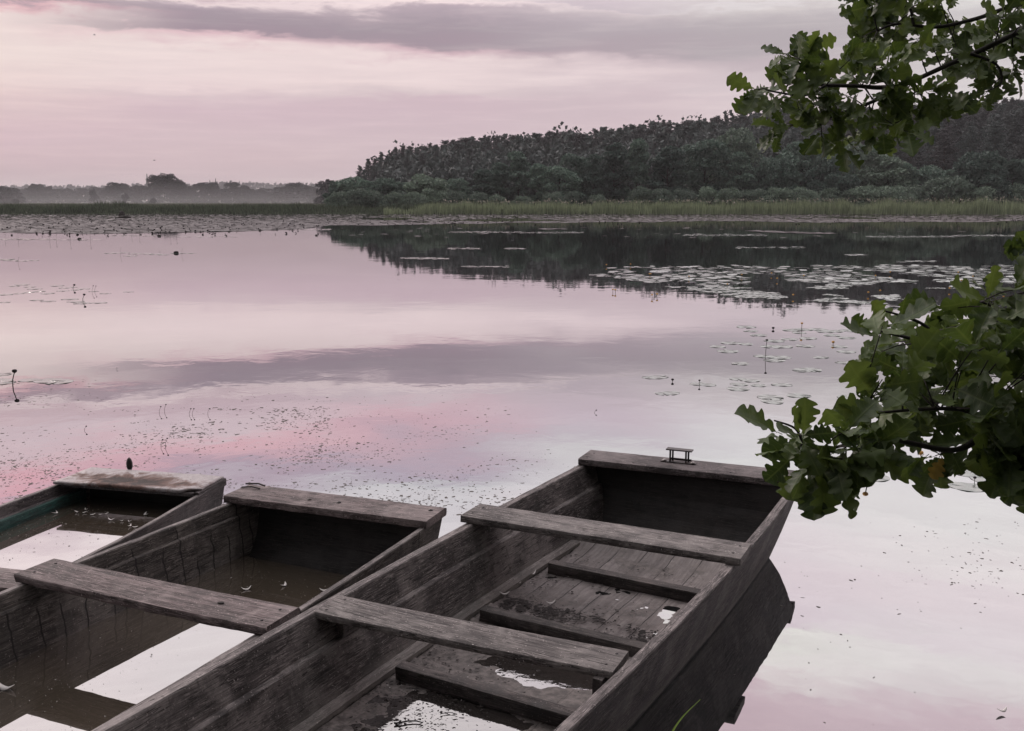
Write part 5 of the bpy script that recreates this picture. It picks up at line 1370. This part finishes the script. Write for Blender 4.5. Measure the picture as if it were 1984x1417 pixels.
P1 = [[(1470, 175), (1500, 160), (1560, 150), (1600, 122), (1640, 105), (1690, 100), (1760, 118), (1800, 150), (1812, 180), (1795, 200), (1800, 222), (1780, 262), (1742, 270), (1700, 262), (1665, 272), (1625, 285), (1590, 278), (1560, 262), (1520, 275), (1492, 268), (1478, 240), (1490, 215), (1480, 198)],
      [(1492, 108), (1520, 92), (1548, 88), (1580, 84), (1600, 110), (1575, 132), (1540, 142), (1500, 132)], [(1448, 170), (1476, 158), (1480, 182), (1458, 190)]]
H1 = [[(1560, 122), (1600, 138), (1620, 128), (1606, 150), (1580, 152)], [(1700, 150), (1745, 142), (1740, 160), (1705, 163)], [(1800, 205), (1850, 205), (1850, 260), (1812, 225)]]
grow(bA, P1, H1, [upA, upB, upF, upG], 50, (3.4, 3.75), .094, 1)
P2 = [[(1655, 0), (1700, -30), (1840, -30), (1838, 22), (1818, 48), (1790, 58), (1760, 75), (1720, 92), (1672, 90), (1668, 60), (1690, 40), (1672, 22)]]
grow(bC, P2, [], [upC, upE], 24, (3.8, 4.1), .10, 2)
P3 = [[(1800, 62), (1850, 66), (1880, 40), (1912, 22), (1950, 10), (2060, 0), (2060, 170), (1990, 150), (1965, 138), (1948, 160), (1905, 178), (1880, 160), (1900, 150), (1870, 140), (1835, 112), (1800, 108), (1770, 118), (1760, 90)],
      [(1892, 165), (1920, 160), (1915, 182), (1895, 184)], [(1860, 138), (1884, 138), (1880, 154), (1864, 150)], [(1820, 172), (1848, 168), (1846, 184), (1824, 186)]]
H3 = [[(1808, 78), (1850, 70), (1865, 80), (1830, 92)], [(1812, 124), (1840, 126), (1832, 160), (1812, 150)]]
grow(bA, P3, H3, [upA, upC, upD], 32, (3.6, 4.1), .10, 3)
P4 = [[(1665, 640), (1680, 600), (1700, 590), (1740, 595), (1765, 615), (1800, 598), (1850, 598), (1885, 578), (1930, 560), (1984, 548), (2060, 540), (2060, 790), (1984, 800), (1940, 830), (1860, 820), (1820, 800), (1760, 800), (1720, 830), (1660, 818), (1650, 795), (1690, 770), (1690, 740), (1665, 735), (1690, 700), (1668, 690), (1700, 665)]]
H4 = [[(1700, 655), (1712, 655), (1712, 668), (1700, 668)], [(1760, 600), (1790, 604), (1780, 622), (1765, 616)], [(1846, 800), (1900, 802), (1890, 826), (1850, 822)]]
grow(bN, P4, H4, [loC, loD, loE, loB], 64, (2.4, 3.05), .112, 4, (4, 6))
P5 = [[(1630, 830), (1700, 842), (1740, 848), (1720, 872), (1660, 880), (1620, 875)], [(1520, 835), (1560, 842), (1600, 858), (1640, 880), (1650, 912), (1630, 925), (1600, 935), (1560, 925), (1540, 900), (1530, 880), (1520, 862)]]
grow(bL, P5, [], [loA, loF], 15, (2.3, 2.5), .108, 5, (4, 6))
P6 = [[(1860, 838), (1930, 820), (2060, 820), (2060, 925), (1984, 912), (1940, 905), (1900, 885)], [(1800, 872), (1850, 880), (1862, 895), (1820, 895)]]
grow(bL, P6, [], [loA], 24, (2.5, 2.7), .11, 6, (4, 6))
# a few leaves that stand out on their own against the water
fo = Foliage()
def one(px0, py0, px1, py1, dep, nrm=(0, -1, .3), L=None):
    a, b = at(px0, py0, dep), at(px1, py1, dep - .02); fo.leaf(loc_(a), b - a, nrm, (b - a).length * .95 if L is None else L)
one(1516, 842, 1434, 800, 2.4, (.2, -.6, .8)); one(1556, 850, 1562, 778, 2.4); one(1590, 905, 1600, 995, 2.4); one(1560, 890, 1542, 965, 2.38, (.5, -.6, .3)); one(1540, 880, 1488, 930, 2.4, (.3, -.7, .5)); one(1622, 890, 1655, 955, 2.4)
one(1620, 800, 1622, 830, 2.45); one(1715, 800, 1625, 792, 2.5); one(1800, 880, 1745, 925, 2.5); one(1815, 885, 1790, 915, 2.52); one(1845, 880, 1865, 918, 2.5)
one(1790, 880, 1760, 918, 2.48, (.2, -.9, .2)); one(1690, 650, 1650, 618, 2.7); one(1712, 622, 1690, 585, 2.7); one(1745, 622, 1752, 578, 2.7); one(1872, 600, 1884, 560, 2.8); one(1930, 690, 1984, 640, 2.35)
one(1700, 775, 1664, 745, 2.5); one(1705, 735, 1690, 760, 2.55); one(1985, 500, 1945, 488, 2.8); one(1995, 490, 1975, 452, 2.8); one(2000, 480, 1952, 478, 2.8)
one(1620, 262, 1628, 300, 3.5); one(1510, 262, 1500, 292, 3.5, (.2, -1, .2)); one(1470, 185, 1443, 190, 3.5); one(1800, 178, 1852, 170, 3.55)
one(1545, 105, 1590, 75, 3.5); one(1540, 108, 1600, 112, 3.5)
fo.build(oak)
fo = Foliage(); one(1830, 880, 1808, 925, 2.49); yl = fo.build(oak, 'leaf', 'yleaf'); yl['label'] = 'yellowing oak leaf at the underside of the lower branch'
# the boughs stay leafy all the way to the trunk, beyond the right edge of the view
def seen_px(p):
    dx, dy, dz = p.x, p.y, p.z - H; k = dy * math.cos(PITCH) - dz * math.sin(PITCH)
    return 99999 if k < .1 else CX + F * dx / k
for par, P, sd in ((bA, upA, 31), (bC, upC, 32), (bL, loA, 33), (bN, loC, 34), (bP, loE, 35)):
    r_ = random.Random(sd); fo = Foliage(); tw = MB(); k = 0; tries = 0
    while k < 80 and tries < 2500:
        tries += 1
        i = r_.randrange(7, 27); a = P[min(i, len(P) - 1)]
        c = a + Vector((r_.gauss(0, .13), r_.gauss(0, .15), r_.gauss(.02, .11)))
        if seen_px(c) < 2075: continue
        k += 1
        tw.tube([loc_(a), loc_(a.lerp(c, .5) + Vector((0, 0, .02))), loc_(c)], [.004, .0025, .0012], 5)
        for j in range(r_.randint(5, 8)):
            d = (c - a).normalized() * .5 + Vector((r_.gauss(0, .7), r_.gauss(0, .7), r_.gauss(-.15, .4)))
            fo.leaf(loc_(c - d * .01), d, (r_.gauss(0, .6), -.4 + r_.gauss(0, .6), .6 + r_.gauss(0, .5)), .105 * r_.uniform(.6, 1.15))
    fo.build(par, twigs=tw)
# the rest of the crown, above and behind the view
fo = Foliage(); r_ = random.Random(66)
for k in range(5):
    a = (-2.6, -1.4, -.2, 1.0, 2.2)[k]; st_ = Vector((4.45, -.85, 3.4 + .5 * k)); tip = st_ + Vector((1.9 * math.cos(a), 1.9 * math.sin(a) - .6, 1.0))
    P = [st_.lerp(tip, i / 6) + Vector((0, 0, .15 * math.sin(i / 6 * 3.1))) for i in range(7)]
    b_ = add_branch(oak, P, [.06, .05, .04, .03, .02, .012, .005])
    for j in range(70):
        c = st_.lerp(tip, r_.uniform(.35, 1.1)) + Vector((r_.gauss(0, .35), r_.gauss(0, .35), r_.gauss(0, .25)))
        fo.leaf(loc_(c), (r_.gauss(0, 1), r_.gauss(0, 1), r_.gauss(-.2, .5)), (r_.gauss(0, .4), r_.gauss(0, .4), 1), .13)
fo.build(oak)
